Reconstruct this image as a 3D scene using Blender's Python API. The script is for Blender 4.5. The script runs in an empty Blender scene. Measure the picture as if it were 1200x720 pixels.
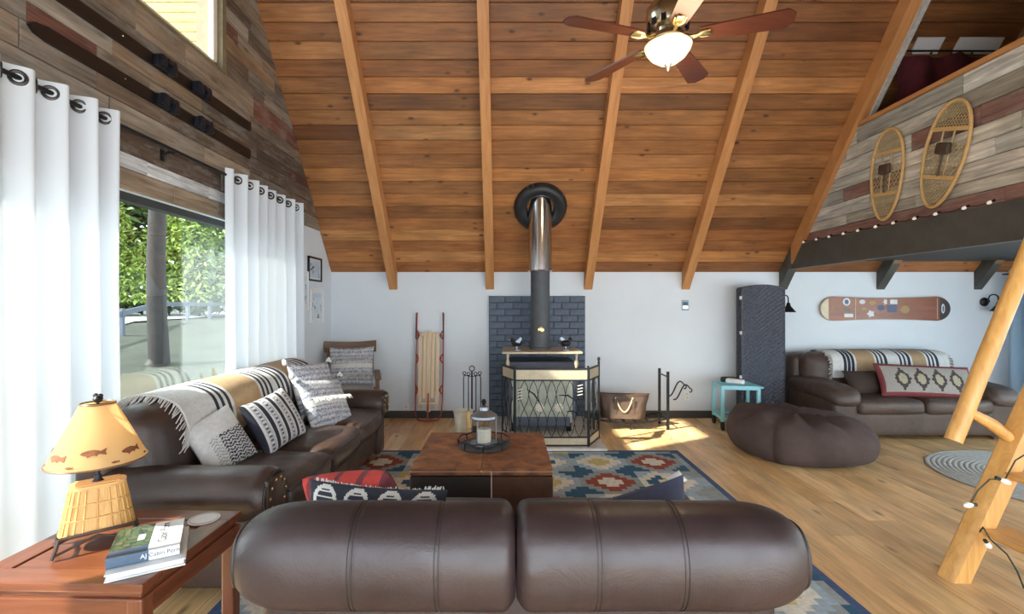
import bpy, bmesh, math, random
from mathutils import Vector, Matrix, Euler, noise
random.seed(7)
R = math.radians
SC = bpy.context.scene
COL = SC.collection

# ---------------------------------------------------------------- camera, sky, sun, exposure
F, CX, CY, H = 567.0, 592.0, 358.0, 1.41
cam = bpy.data.cameras.new('camera')
cam.sensor_fit = 'HORIZONTAL'; cam.sensor_width = 36.0
cam.lens = F / 1200 * 36
cam.shift_x = (600 - CX) / 1200; cam.shift_y = -(360 - CY) / 1200
cam.clip_start = 0.05; cam.clip_end = 500
camo = bpy.data.objects.new('camera', cam); COL.objects.link(camo)
camo.location = (0, 0, H); camo.rotation_euler = (R(90), 0, 0)
SC.camera = camo

world = bpy.data.worlds.new('world'); SC.world = world
world.use_nodes = True
bg = world.node_tree.nodes['Background']
bg.inputs[0].default_value = (0.80, 0.91, 1.0, 1); bg.inputs[1].default_value = 2.0

sun = bpy.data.lights.new('sun', 'SUN'); sun.energy = 5.0; sun.angle = R(1.0); sun.color = (1.0, 0.93, 0.82)
suno = bpy.data.objects.new('sun', sun); COL.objects.link(suno)
suno.location = (-8, -4, 9)
suno.rotation_euler = Vector((1.0, 0.55, -0.95)).to_track_quat('-Z', 'Y').to_euler()

SC.view_settings.view_transform = 'Standard'
SC.view_settings.look = 'None'
SC.view_settings.gamma = 1.0
SC.view_settings.use_curve_mapping = False
SC.view_settings.exposure = 1.87

# ---------------------------------------------------------------- room numbers (metres)
XL, XR, YB, YN = -2.18, 6.3, 6.06, -0.9
ZK, S = 1.827, 1.21
YR = (YB + YN) / 2
ZR = ZK + S * (YB - YR)
XLOFT = 3.5
def P(px, py, Y): return Vector(((px - CX) / F * Y, Y, H - (py - CY) / F * Y))
def deck(Y): return ZK + S * (YB - Y)

# ---------------------------------------------------------------- mesh builder
class MB:
    def __init__(s): s.v = []; s.f = []; s.c = []; s.usecol = False
    def add(s, vs, fs, M=None, col=None):
        b = len(s.v)
        s.v += [tuple(M @ Vector(p)) if M is not None else tuple(p) for p in vs]
        for i, f in enumerate(fs):
            s.f.append(tuple(b + k for k in f))
            c = col[i] if isinstance(col, list) else col
            if c is not None: s.usecol = True
            s.c.append(c)
        return s
    def box(s, c, d, M=None, ch=0.0, col=None):
        x, y, z = c; a, b, e = d[0] / 2, d[1] / 2, d[2] / 2
        T = Matrix.Translation((x, y, z))
        if M is not None: T = M @ T
        if ch <= 0:
            vs = [(i * a, j * b, k * e) for k in (-1, 1) for j in (-1, 1) for i in (-1, 1)]
            fs = [(0, 2, 3, 1), (4, 5, 7, 6), (0, 1, 5, 4), (2, 6, 7, 3), (0, 4, 6, 2), (1, 3, 7, 5)]
            return s.add(vs, fs, T, col)
        bm = bmesh.new(); bmesh.ops.create_cube(bm, size=1)
        for v in bm.verts: v.co = Vector((v.co.x * 2 * a, v.co.y * 2 * b, v.co.z * 2 * e))
        bmesh.ops.bevel(bm, geom=bm.edges[:], offset=min(ch, a * .9, b * .9, e * .9), segments=2, affect='EDGES', profile=.6)
        bm.verts.index_update()
        s.add([v.co.copy() for v in bm.verts], [[v.index for v in f.verts] for f in bm.faces], T, col); bm.free()
        return s
    def bar(s, p, q, w, d=None, up=(0, 0, 1), col=None, ch=0.0):
        p = Vector(p); q = Vector(q); z = (q - p); L = z.length; z.normalize()
        u = Vector(up)
        if abs(z.dot(u)) > .98: u = Vector((0, 1, 0))
        x = u.cross(z).normalized(); y = z.cross(x)
        M = Matrix((x, y, z)).transposed().to_4x4(); M.translation = (p + q) / 2
        return s.box((0, 0, 0), (w, d or w, L), M, ch, col)
    def tube(s, pts, r, n=8, closed=False, caps=True, M=None, col=None):
        pts = [Vector(p) for p in pts]; m = len(pts)
        rr = r if isinstance(r, (list, tuple)) else [r] * m
        vs = []; fs = []; prev = None
        for i in range(m):
            if closed: t = pts[(i + 1) % m] - pts[i - 1]
            else: t = pts[min(i + 1, m - 1)] - pts[max(i - 1, 0)]
            t.normalize()
            if prev is None:
                a = Vector((0, 0, 1)) if abs(t.z) < .9 else Vector((1, 0, 0))
                x = a.cross(t).normalized()
            else:
                x = (prev - t * prev.dot(t))
                x = x.normalized() if x.length > 1e-6 else Vector((1, 0, 0))
            prev = x; y = t.cross(x)
            for k in range(n):
                a = 2 * math.pi * k / n
                vs.append(pts[i] + (x * math.cos(a) + y * math.sin(a)) * rr[i])
        for i in range(m if closed else m - 1):
            j = (i + 1) % m
            for k in range(n):
                l = (k + 1) % n
                fs.append((i * n + k, i * n + l, j * n + l, j * n + k))
        if caps and not closed:
            fs.append(tuple(range(n - 1, -1, -1))); fs.append(tuple((m - 1) * n + k for k in range(n)))
        return s.add(vs, fs, M, col)
    def lathe(s, prof, n=24, M=None, col=None):
        vs = []; fs = []; m = len(prof)
        for (r, z) in prof:
            for k in range(n):
                a = 2 * math.pi * k / n
                vs.append((max(r, 1e-5) * math.cos(a), max(r, 1e-5) * math.sin(a), z))
        for i in range(m - 1):
            for k in range(n):
                l = (k + 1) % n
                fs.append((i * n + k, i * n + l, (i + 1) * n + l, (i + 1) * n + k))
        fs.append(tuple(range(n - 1, -1, -1))); fs.append(tuple((m - 1) * n + k for k in range(n)))
        return s.add(vs, fs, M, col)
    def prism(s, poly, z0, z1, M=None, col=None):
        n = len(poly)
        vs = [(x, y, z0) for x, y in poly] + [(x, y, z1) for x, y in poly]
        fs = [tuple(range(n - 1, -1, -1)), tuple(range(n, 2 * n))] + [(i, (i + 1) % n, n + (i + 1) % n, n + i) for i in range(n)]
        return s.add(vs, fs, M, col)
    def ell(s, c, r, nu=16, nv=10, M=None, col=None):
        prof = []
        vs = [(c[0], c[1], c[2] - r[2])]; fs = []
        for j in range(1, nv):
            t = -math.pi / 2 + math.pi * j / nv
            for k in range(nu):
                a = 2 * math.pi * k / nu
                vs.append((c[0] + r[0] * math.cos(t) * math.cos(a), c[1] + r[1] * math.cos(t) * math.sin(a), c[2] + r[2] * math.sin(t)))
        vs.append((c[0], c[1], c[2] + r[2])); e = len(vs) - 1
        for k in range(nu):
            l = (k + 1) % nu
            fs.append((0, 1 + l, 1 + k)); fs.append((e, 1 + (nv - 2) * nu + k, 1 + (nv - 2) * nu + l))
            for j in range(nv - 2):
                fs.append((1 + j * nu + k, 1 + j * nu + l, 1 + (j + 1) * nu + l, 1 + (j + 1) * nu + k))
        return s.add(vs, fs, M, col)
    def sheet(s, fn, nu, nv, colfn=None, M=None):
        vs = [fn(i / nu, j / nv) for j in range(nv + 1) for i in range(nu + 1)]
        fs = []; cs = []
        for j in range(nv):
            for i in range(nu):
                a = j * (nu + 1) + i
                fs.append((a, a + 1, a + nu + 2, a + nu + 1))
                cs.append(colfn((i + .5) / nu, (j + .5) / nv) if colfn else None)
        return s.add(vs, fs, M, cs)
    def rbox(s, c, h, r, n=4, m=6, bulge=(0, 0, 0), M=None, fn=None, col=None):
        """soft box: half sizes h, corner radius r, bulging faces, optional deform fn"""
        r = min(r, min(h) * .999)
        def samp(hh):
            a = [-hh + r * (1 - math.cos(i / n * math.pi / 2)) for i in range(n)]
            fl = [(-hh + r) + (2 * (hh - r)) * i / m for i in range(m + 1)]
            return a + fl + [-x for x in reversed(a)]
        X = [samp(h[0]), samp(h[1]), samp(h[2])]
        idx = {}; vs = []; fs = []
        def vid(p):
            k = (round(p[0], 5), round(p[1], 5), round(p[2], 5))
            if k not in idx:
                idx[k] = len(vs)
                q = Vector([max(-(h[i] - r), min(h[i] - r, p[i])) for i in range(3)])
                d = Vector(p) - q
                w = q + d.normalized() * r if d.length > 1e-9 else q
                u = [w[i] / h[i] for i in range(3)]
                w = Vector([w[i] + u[i] * bulge[i] * (1 - u[(i + 1) % 3] ** 2) * (1 - u[(i + 2) % 3] ** 2) for i in range(3)])
                if fn: w = Vector(fn(w))
                vs.append((w[0] + c[0], w[1] + c[1], w[2] + c[2]))
            return idx[k]
        for ax in range(3):
            b, d = (ax + 1) % 3, (ax + 2) % 3
            for sg in (-1, 1):
                for i in range(len(X[b]) - 1):
                    for j in range(len(X[d]) - 1):
                        q = []
                        for (ii, jj) in ((i, j), (i + 1, j), (i + 1, j + 1), (i, j + 1)):
                            p = [0, 0, 0]; p[ax] = sg * h[ax]; p[b] = X[b][ii]; p[d] = X[d][jj]
                            q.append(vid(p))
                        if sg < 0: q.reverse()
                        if len(set(q)) > 2:
                            qq = []
                            for k in q:
                                if k not in qq: qq.append(k)
                            fs.append(tuple(qq))
        return s.add(vs, fs, M, col)
    def mesh(s, name):
        me = bpy.data.meshes.new(name)
        me.from_pydata(s.v, [], s.f); me.update()
        if s.usecol:
            at = me.color_attributes.new('Col', 'FLOAT_COLOR', 'CORNER')
            k = 0
            for p in me.polygons:
                c = s.c[p.index] or (1, 1, 1)
                for _ in p.vertices:
                    at.data[k].color = (c[0], c[1], c[2], 1); k += 1
        return me
    def build(s, name, mat, parent=None, smooth=False, loc=None, rot=None, angle=38, label=None):
        me = s.mesh(name)
        if mat: me.materials.append(M_[mat] if isinstance(mat, str) else mat)
        if smooth:
            me.polygons.foreach_set('use_smooth', [True] * len(me.polygons))
            me.set_sharp_from_angle(angle=R(angle))
        o = bpy.data.objects.new(name, me); COL.objects.link(o)
        if parent: o.parent = parent
        if loc: o.location = loc
        if rot: o.rotation_euler = rot
        if label: o['label'] = label
        return o

def tag(o, label, cat, group=None):
    o['label'] = label; o['category'] = cat
    if group: o['group'] = group
    return o
def thing(name, label, cat, loc=(0, 0, 0), rot=(0, 0, 0), group=None):
    o = bpy.data.objects.new(name, None); COL.objects.link(o)
    o.empty_display_size = .1; o.location = loc; o.rotation_euler = rot
    return tag(o, label, cat, group)
def struct(o, label, cat=None):
    o['kind'] = 'structure'; o['label'] = label; o['category'] = cat or o.name.split('_')[0]
    return o
def copy_tree(o, parent=None):
    c = o.copy(); COL.objects.link(c); c.parent = parent
    for ch in list(o.children): copy_tree(ch, c)
    return c

# ---------------------------------------------------------------- materials
M_ = {}
def newmat(name):
    m = bpy.data.materials.new(name); m.use_nodes = True; nt = m.node_tree
    b = nt.nodes['Principled BSDF']; M_[name] = m
    return m, nt, b
def nd(nt, t, **kw):
    n = nt.nodes.new(t)
    for k, v in kw.items(): setattr(n, k, v)
    return n
def lk(nt, a, b): nt.links.new(a, b)
def math_(nt, op, a, b=None, c=None):
    n = nd(nt, 'ShaderNodeMath', operation=op)
    for i, x in enumerate((a, b, c)):
        if x is None: continue
        if isinstance(x, (int, float)): n.inputs[i].default_value = x
        else: lk(nt, x, n.inputs[i])
    return n.outputs[0]
def mix(nt, f, a, b, mode='MIX'):
    n = nd(nt, 'ShaderNodeMix', data_type='RGBA', blend_type=mode)
    for i, x in ((0, f), (6, a), (7, b)):
        if isinstance(x, (int, float)): n.inputs[i].default_value = x
        elif isinstance(x, tuple): n.inputs[i].default_value = (*x, 1)
        else: lk(nt, x, n.inputs[i])
    return n.outputs[2]
def ramp(nt, f, stops):
    n = nd(nt, 'ShaderNodeValToRGB'); e = n.color_ramp.elements
    while len(e) < len(stops): e.new(.5)
    for i, (p, c) in enumerate(stops):
        e[i].position = p; e[i].color = (*c, 1) if len(c) == 3 else c
    lk(nt, f, n.inputs[0]); return n.outputs[0]
def noise_(nt, vec, scale, detail=4, rough=.6, dist=0):
    n = nd(nt, 'ShaderNodeTexNoise'); n.inputs['Scale'].default_value = scale
    n.inputs['Detail'].default_value = detail; n.inputs['Roughness'].default_value = rough; n.inputs['Distortion'].default_value = dist
    if vec is not None: lk(nt, vec, n.inputs['Vector'])
    return n.outputs['Fac']
def mapping(nt, vec, scale=(1, 1, 1), loc=None):
    n = nd(nt, 'ShaderNodeMapping'); n.inputs['Scale'].default_value = scale
    lk(nt, vec, n.inputs['Vector'])
    if loc is not None:
        if isinstance(loc, tuple): n.inputs['Location'].default_value = loc
        else: lk(nt, loc, n.inputs['Location'])
    return n.outputs[0]
def bump(nt, h, b, strength=.3, dist=.01):
    n = nd(nt, 'ShaderNodeBump'); n.inputs['Strength'].default_value = strength; n.inputs['Distance'].default_value = dist
    lk(nt, h, n.inputs['Height']); lk(nt, n.outputs[0], b.inputs['Normal'])
def objco(nt): return nd(nt, 'ShaderNodeTexCoord').outputs['Object']

def plain(name, col, rough=.5, metal=0.0, var=.15, scale=12, bmp=.0, bscale=80, spec=None, coat=0):
    m, nt, b = newmat(name)
    co = objco(nt)
    n = noise_(nt, co, scale, 4)
    d = tuple(c * (1 - var) for c in col); l = tuple(min(1, c * (1 + var)) for c in col)
    lk(nt, ramp(nt, n, [(.3, d), (.7, l)]), b.inputs['Base Color'])
    b.inputs['Roughness'].default_value = rough; b.inputs['Metallic'].default_value = metal
    if spec is not None: b.inputs['Specular IOR Level'].default_value = spec
    if coat: b.inputs['Coat Weight'].default_value = coat
    if bmp: bump(nt, noise_(nt, co, bscale, 3), b, bmp, .004)
    return m
def wood(name, c1, c2, axis=0, scale=1.0, rough=.45, bmp=.08):
    m, nt, b = newmat(name); co = objco(nt)
    sc = [14 * scale] * 3
    for q in (axis if isinstance(axis, tuple) else (axis,)): sc[q] = 1.2 * scale
    v = mapping(nt, co, tuple(sc))
    n = noise_(nt, v, 2.2, 6, .65, .8)
    lk(nt, ramp(nt, n, [(.28, c1), (.72, c2)]), b.inputs['Base Color'])
    b.inputs['Roughness'].default_value = rough
    bump(nt, n, b, bmp, .01); return m
def boards(name, rough=.55, knots=.5, grain=.45, bmp=.15, knotcol=(.06, .025, .01), patch=0.0, kscale=(2.3, 6.5)):
    """local x = length, y = width; the colour of each board comes from the object's own colour"""
    m, nt, b = newmat(name)
    oi = nd(nt, 'ShaderNodeObjectInfo'); co = objco(nt)
    off = nd(nt, 'ShaderNodeCombineXYZ')
    lk(nt, math_(nt, 'MULTIPLY', oi.outputs['Random'], 91.7), off.inputs[0]); lk(nt, math_(nt, 'MULTIPLY', oi.outputs['Random'], 37.3), off.inputs[1])
    v0 = nd(nt, 'ShaderNodeVectorMath', operation='ADD'); lk(nt, co, v0.inputs[0]); lk(nt, off.outputs[0], v0.inputs[1])
    v = v0.outputs[0]
    g = noise_(nt, mapping(nt, v, (1.5, 22, 22)), 1.6, 6, .65, .5)
    g2 = noise_(nt, mapping(nt, v, (2.2, 5, 5)), 1.1, 3, .5)
    val = ramp(nt, g, [(.25, (1 - grain,) * 3), (.75, (1 + grain,) * 3)])
    c = mix(nt, 1.0, oi.outputs['Color'], val, 'MULTIPLY')
    c = mix(nt, 1.0, c, ramp(nt, g2, [(.25, (.74, .7, .66)), (.75, (1.25, 1.25, 1.25))]), 'MULTIPLY')
    if patch:
        p = noise_(nt, mapping(nt, v, (2.6, 7, 7)), 1.6, 5, .7)
        c = mix(nt, ramp(nt, p, [(.5, (0, 0, 0)), (.72, (patch,) * 3)]), c, (.33, .31, .27))
    if knots:
        vo = nd(nt, 'ShaderNodeTexVoronoi'); vo.inputs['Scale'].default_value = 1.0
        lk(nt, mapping(nt, v, (*kscale, .2)), vo.inputs['Vector'])
        k = ramp(nt, vo.outputs['Distance'], [(.04, (knots,) * 3), (.15, (0, 0, 0))])
        c = mix(nt, k, c, knotcol)
    lk(nt, c, b.inputs['Base Color'])
    b.inputs['Roughness'].default_value = rough
    bump(nt, g, b, bmp, .008); return m
def painted(name, rough=.85, bmp=.25, bscale=220, sheen=.0, var=.12):
    """colour taken from the woven / printed pattern of the piece"""
    m, nt, b = newmat(name); co = objco(nt)
    a = nd(nt, 'ShaderNodeVertexColor', layer_name='Col')
    n = noise_(nt, co, 40, 3)
    c = mix(nt, 1.0, a.outputs[0], ramp(nt, n, [(.25, (1 - var,) * 3), (.75, (1 + var,) * 3)]), 'MULTIPLY')
    lk(nt, c, b.inputs['Base Color']); b.inputs['Roughness'].default_value = rough
    if bmp: bump(nt, noise_(nt, co, bscale, 2), b, bmp, .003)
    return m
def leather(name, c1, c2, rough=.36, crack=.25, soft=3.0):
    m, nt, b = newmat(name); co = objco(nt)
    n = noise_(nt, co, soft, 5, .6, .4)
    lk(nt, ramp(nt, n, [(.3, c1), (.72, c2)]), b.inputs['Base Color'])
    n2 = noise_(nt, co, 9, 4)
    lk(nt, ramp(nt, n2, [(.3, (rough - .08,) * 3), (.7, (rough + .12,) * 3)]), b.inputs['Roughness'])
    vo = nd(nt, 'ShaderNodeTexVoronoi', feature='DISTANCE_TO_EDGE'); vo.inputs['Scale'].default_value = 160
    lk(nt, co, vo.inputs['Vector'])
    wr = noise_(nt, mapping(nt, co, (5, 5, 5)), 1.6, 5, .7, 1.2)
    h = math_(nt, 'ADD', math_(nt, 'MULTIPLY', vo.outputs['Distance'], .35), math_(nt, 'MULTIPLY', wr, 1.6))
    bump(nt, h, b, crack, .012); return m
def emit(name, col, strength, rough=.4):
    m, nt, b = newmat(name)
    b.inputs['Base Color'].default_value = (*col, 1); b.inputs['Emission Color'].default_value = (*col, 1)
    b.inputs['Emission Strength'].default_value = strength; b.inputs['Roughness'].default_value = rough
    return m
def glassy(name, tint=(1, 1, 1), refl=.12):
    m, nt, b = newmat(name); out = nt.nodes['Material Output']
    t = nd(nt, 'ShaderNodeBsdfTransparent'); t.inputs[0].default_value = (*tint, 1)
    g = nd(nt, 'ShaderNodeBsdfGlossy'); g.inputs['Roughness'].default_value = .02
    lw = nd(nt, 'ShaderNodeLayerWeight')
    fr = math_(nt, 'POWER', lw.outputs['Facing'], 4.0)
    ms = nd(nt, 'ShaderNodeMixShader')
    lk(nt, math_(nt, 'ADD', math_(nt, 'MULTIPLY', fr, .7), refl), ms.inputs[0]); lk(nt, t.outputs[0], ms.inputs[1]); lk(nt, g.outputs[0], ms.inputs[2])
    lk(nt, ms.outputs[0], out.inputs[0]); return m
def translucent(name, col, tr=.5, tcol=None, weave=True):
    m, nt, b = newmat(name); out = nt.nodes['Material Output']
    d = nd(nt, 'ShaderNodeBsdfDiffuse'); d.inputs[0].default_value = (*col, 1)
    t = nd(nt, 'ShaderNodeBsdfTranslucent'); t.inputs[0].default_value = (*(tcol or col), 1)
    ms = nd(nt, 'ShaderNodeMixShader'); ms.inputs[0].default_value = tr
    lk(nt, d.outputs[0], ms.inputs[1]); lk(nt, t.outputs[0], ms.inputs[2]); lk(nt, ms.outputs[0], out.inputs[0])
    if weave:
        bp = nd(nt, 'ShaderNodeBump'); bp.inputs['Strength'].default_value = .1; bp.inputs['Distance'].default_value = .002
        lk(nt, noise_(nt, mapping(nt, objco(nt), (300, 300, 60)), 1, 2), bp.inputs['Height'])
        lk(nt, bp.outputs[0], d.inputs['Normal'])
    return m

boards('ceiling_wood', .5, .95, .45, .12, knotcol=(.045, .016, .006), kscale=(3.6, 7.5))
boards('floor_wood', .36, .75, .3, .06, knotcol=(.1, .05, .02))
boards('barn_wood', .8, .5, .6, .4, knotcol=(.03, .02, .015), patch=.5)
wood('rafter_wood', (.40, .165, .05), (.62, .30, .115), (1, 2), .8, .5)
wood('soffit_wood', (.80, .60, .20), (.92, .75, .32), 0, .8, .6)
plain('dark_paint', (.072, .070, .061), .55, 0, .2, 6)
plain('white_wall', (.70, .745, .785), .75, 0, .03, 2, .03, 60)
plain('back_side', (.25, .15, .08), .8)
plain('base_dark', (.05, .045, .04), .6)
plain('brick_paint', (.085, .11, .155), .6, 0, .25, 18, .5, 60)
plain('mortar_paint', (.06, .08, .11), .8, 0, .2, 30)
plain('black_iron', (.018, .019, .022), .45, .6, .2, 20)
plain('grey_iron', (.09, .095, .1), .45, .5, .25, 20)
plain('chrome', (.62, .62, .64), .16, 1.0, .06, 10)
plain('champagne', (.62, .55, .42), .25, 1.0, .1, 10)
plain('brass', (.6, .45, .2), .25, 1.0, .1, 10)
plain('pewter', (.26, .28, .31), .35, .8, .15, 12)
plain('white_gloss', (.78, .78, .78), .35, 0, .04)
plain('cream', (.72, .66, .55), .6, 0, .08)
plain('teal_paint', (.27, .62, .70), .4, 0, .06)
plain('rubber', (.015, .015, .016), .6)
plain('window_frame_dark', (.03, .035, .035), .5)
plain('stone_light', (.62, .58, .52), .8, 0, .2, 9, .3, 40)
plain('tan_metal', (.50, .41, .28), .45, .3, .15, 16)
plain('sage_panel', (.36, .37, .30), .5, .2, .2, 12)
leather('leather_dark', (.021, .0125, .013), (.039, .024, .0245), .37, .12)
leather('leather_sofa', (.032, .018, .014), (.07, .042, .033), .36, .18)
leather('leather_brown', (.052, .032, .024), (.10, .063, .047), .48, .25)
leather('leather_bag', (.05, .027, .016), (.13, .075, .045), .42, .3, 6)
plain('suede', (.075, .050, .045), .95, 0, .25, 4, .4, 14)
plain('piping', (.02, .013, .011), .5)
leather('hide_rust', (.085, .025, .010), (.38, .15, .055), .65, .3, 9)
leather('hide_black', (.012, .009, .008), (.03, .018, .013), .5, .2, 5)
leather('hide_brown', (.055, .02, .009), (.11, .042, .018), .55, .2, 5)
wood('rosewood', (.095, .028, .012), (.195, .063, .026), 0, 1.2, .28, .03)
wood('rosewood_y', (.095, .028, .012), (.195, .063, .026), 1, 1.2, .28, .03)
wood('rosewood_z', (.095, .028, .012), (.185, .06, .025), 2, 1.2, .3, .03)
wood('log_wood', (.55, .26, .06), (.78, .44, .14), 2, .8, .35, .08)
wood('log_wood_y', (.55, .26, .06), (.78, .44, .14), 1, .8, .35, .08)
wood('cherry', (.065, .02, .012), (.12, .036, .02), 0, 1.2, .3, .03)
wood('chair_wood', (.10, .048, .02), (.2, .1, .045), 0, 1.2, .4)
wood('pale_wood', (.56, .40, .24), (.74, .56, .37), 2, 1, .5)
wood('board_wood', (.19, .046, .012), (.34, .10, .028), 0, 1.0, .3, .02)
plain('red_paint', (.33, .045, .035), .45, .2, .15)
wood('ash_wood', (.55, .33, .12), (.72, .48, .2), 0, 1, .45)
plain('rawhide', (.50, .38, .20), .6, 0, .2)
painted('fabric'); painted('flatprint', .4, 0); painted('kilim', .95, .35, 160, var=.2)
plain('jute', (.47, .47, .45), .95, 0, .2, 30, .5, 120)
translucent('curtain_white', (.68, .72, .76), .12)
translucent('curtain_right', (.5, .66, .8), .4)
translucent('lamp_shade', (.60, .42, .21), .5, (.70, .46, .21), False)
glassy('window_glass', (.95, .98, .97), .04)
glassy('clear_glass', (.93, .95, .95), .03)
emit('bulb_warm', (1, .82, .55), 1.3)
emit('bulb_fan', (.95, .78, .52), .24)
emit('bulb_white', (.9, .87, .8), .06)
# ================================================================ STRUCTURE
def board(parent, name, poly, T, M, color, mat, ch=.004):
    xs = [p[0] for p in poly]; ys = [p[1] for p in poly]
    cx = (min(xs) + max(xs)) / 2; cy = (min(ys) + max(ys)) / 2
    hx = max(.01, (max(xs) - min(xs)) / 2); hy = max(.01, (max(ys) - min(ys)) / 2)
    p0 = [(x - cx, y - cy) for x, y in poly]
    p1 = [(x * (1 - ch / hx), y * (1 - ch / hy)) for x, y in p0]
    n = len(poly)
    vs = [(x, y, 0) for x, y in p0] + [(x, y, T - ch) for x, y in p0] + [(x, y, T) for x, y in p1]
    fs = [tuple(range(n - 1, -1, -1)), tuple(range(2 * n, 3 * n))]
    for k in (0, n):
        fs += [(k + i, k + (i + 1) % n, k + n + (i + 1) % n, k + n + i) for i in range(n)]
    o = MB().add(vs, fs).build(name, mat, parent)
    o.matrix_basis = M @ Matrix.Translation((cx, cy, 0))
    o.color = (*color, 1)
    return o
def basis(x, y, z, o=(0, 0, 0)):
    M = Matrix((x, y, z)).transposed().to_4x4(); M.translation = o; return M
def clip(poly, a, b, c):           # keep a*x+b*y <= c
    out = []
    for i in range(len(poly)):
        p, q = poly[i], poly[(i + 1) % len(poly)]
        dp = a * p[0] + b * p[1] - c; dq = a * q[0] + b * q[1] - c
        if dp <= 0: out.append(p)
        if dp * dq < 0:
            t = dp / (dp - dq); out.append((p[0] + (q[0] - p[0]) * t, p[1] + (q[1] - p[1]) * t))
    return out
def rect(a, b, c, d): return [(a, c), (b, c), (b, d), (a, d)]
def under_roof(poly, m=0.0):
    poly = clip(poly, S, 1, ZK + S * YB - m)
    return clip(poly, -S, 1, ZR - S * YR - m)
def jit(c, a=.15, rnd=random):
    k = 1 + rnd.uniform(-a, a); h = rnd.uniform(-.06, .06)
    return (c[0] * k * (1 + h), c[1] * k, c[2] * k * (1 - h))

# ---- floor: a base and one object for each oak plank
fl = struct(MB().box(((XL + XR) / 2, (YB + YN) / 2, -.06), (XR - XL, YB - YN, .08)).build('floor', 'back_side'), 'wide plank oak floor of the cabin living room', 'floor')
Mf = basis((0, 1, 0), (-1, 0, 0), (0, 0, 1), (0, 0, -.02))
rf = random.Random(11); w = .19; x = XL
while x < XR - .02:
    x2 = min(x + w, XR); y = YN; y -= rf.uniform(0, 1.2)
    while y < YB:
        L = rf.uniform(1.5, 2.5); a, b = max(y, YN), min(y + L, YB)
        if YB - b < .5: b = YB; L = b - y
        if b - a > .05:
            base = rf.choice([(.76, .505, .245), (.69, .45, .21), (.80, .545, .28), (.72, .475, .23), (.64, .41, .195)])
            board(fl, 'plank', rect(a + .001, b - .001, -x2 + .001, -x - .001), .02, Mf, jit(base, .1, rf), 'floor_wood', .002)
        y += L
    x += w

# ---- ceiling: backing, one object for each board, rafters
c_, s_ = 1 / math.sqrt(1 + S * S), S / math.sqrt(1 + S * S)
mb = MB()
Mx = basis((0, 1, 0), (0, 0, 1), (1, 0, 0))
t = .10
mb.prism([(YB + .02, ZK - .01 + .02 * 0), (YB + .02, ZK + t), (YR, ZR + t), (YR, ZR + .03), (YB, ZK + .03)], XL - .15, XR + .15, Mx)
mb.prism([(YN, ZK + .03), (YR, ZR + .03), (YR, ZR + t), (YN, ZK + t)], XL - .15, XR + .15, Mx)
ceil = struct(mb.build('ceiling', 'back_side'), 'steep orange pine board ceiling of the A-frame with rafters', 'ceiling')
Mc = basis((1, 0, 0), (0, -c_, s_), (0, -s_, -c_), (0, YB, ZK) )
Mc = Mc @ Matrix.Translation((0, 0, -.02))
RX = [-1.40, -.19, 1.04, 2.26, 3.48, 4.70, 5.92]
rc = random.Random(5); w = .152; slope_len = (YB - YR) / c_
tones = [(.39, .17, .055), (.34, .145, .046), (.27, .11, .036), (.45, .208, .076), (.36, .153, .05), (.19, .075, .025), (.31, .128, .043)]
for i in range(int(slope_len / w) + 1):
    v0, v1 = i * w, min((i + 1) * w, slope_len)
    cuts = sorted(rc.sample(RX, rc.choice([1, 2, 2])))
    xs = [XL] + cuts + [XR]
    for a, b in zip(xs[:-1], xs[1:]):
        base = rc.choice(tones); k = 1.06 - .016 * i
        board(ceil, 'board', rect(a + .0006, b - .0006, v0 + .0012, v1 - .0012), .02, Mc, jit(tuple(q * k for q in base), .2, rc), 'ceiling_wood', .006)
# open gable end overhang outside the left wall
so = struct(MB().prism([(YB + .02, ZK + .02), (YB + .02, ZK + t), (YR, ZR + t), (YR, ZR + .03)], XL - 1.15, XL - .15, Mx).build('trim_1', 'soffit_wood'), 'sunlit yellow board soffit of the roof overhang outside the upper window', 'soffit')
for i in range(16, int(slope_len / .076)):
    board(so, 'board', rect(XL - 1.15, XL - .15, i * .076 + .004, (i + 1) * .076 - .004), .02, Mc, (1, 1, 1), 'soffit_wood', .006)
for X in RX:
    dn = .14 / c_
    def raf(ya, yb, mat):
        poly = [(ya, deck(ya)), (ya, deck(ya) - dn), (yb, deck(yb) - dn), (yb, deck(yb))]
        o = MB().prism([(p[0], p[1]) for p in poly], -.05, .05, Mx).build('rafter', mat, ceil, loc=(X, 0, 0))
    ys = YB - (2.13 - ZK) / S
    if X < 3.4: raf(YB, YR, 'rafter_wood')
    else: raf(YB, ys, 'dark_paint'); raf(ys, YR, 'rafter_wood' if X < 3.6 else 'back_side')

# ---- back wall, baseboards
mb = MB().box(((XL + XR) / 2, YB + .075, ZK / 2), (XR - XL + .3, .15, ZK))
struct(mb.build('wall_back', 'white_wall'), 'low white painted knee wall behind the stove', 'wall')
struct(MB().box(((XL + XR) / 2, YB - .008, .045), (XR - XL, .016, .09)).build('baseboard_back', 'base_dark'), 'thin dark baseboard along the white back wall', 'baseboard')

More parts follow.
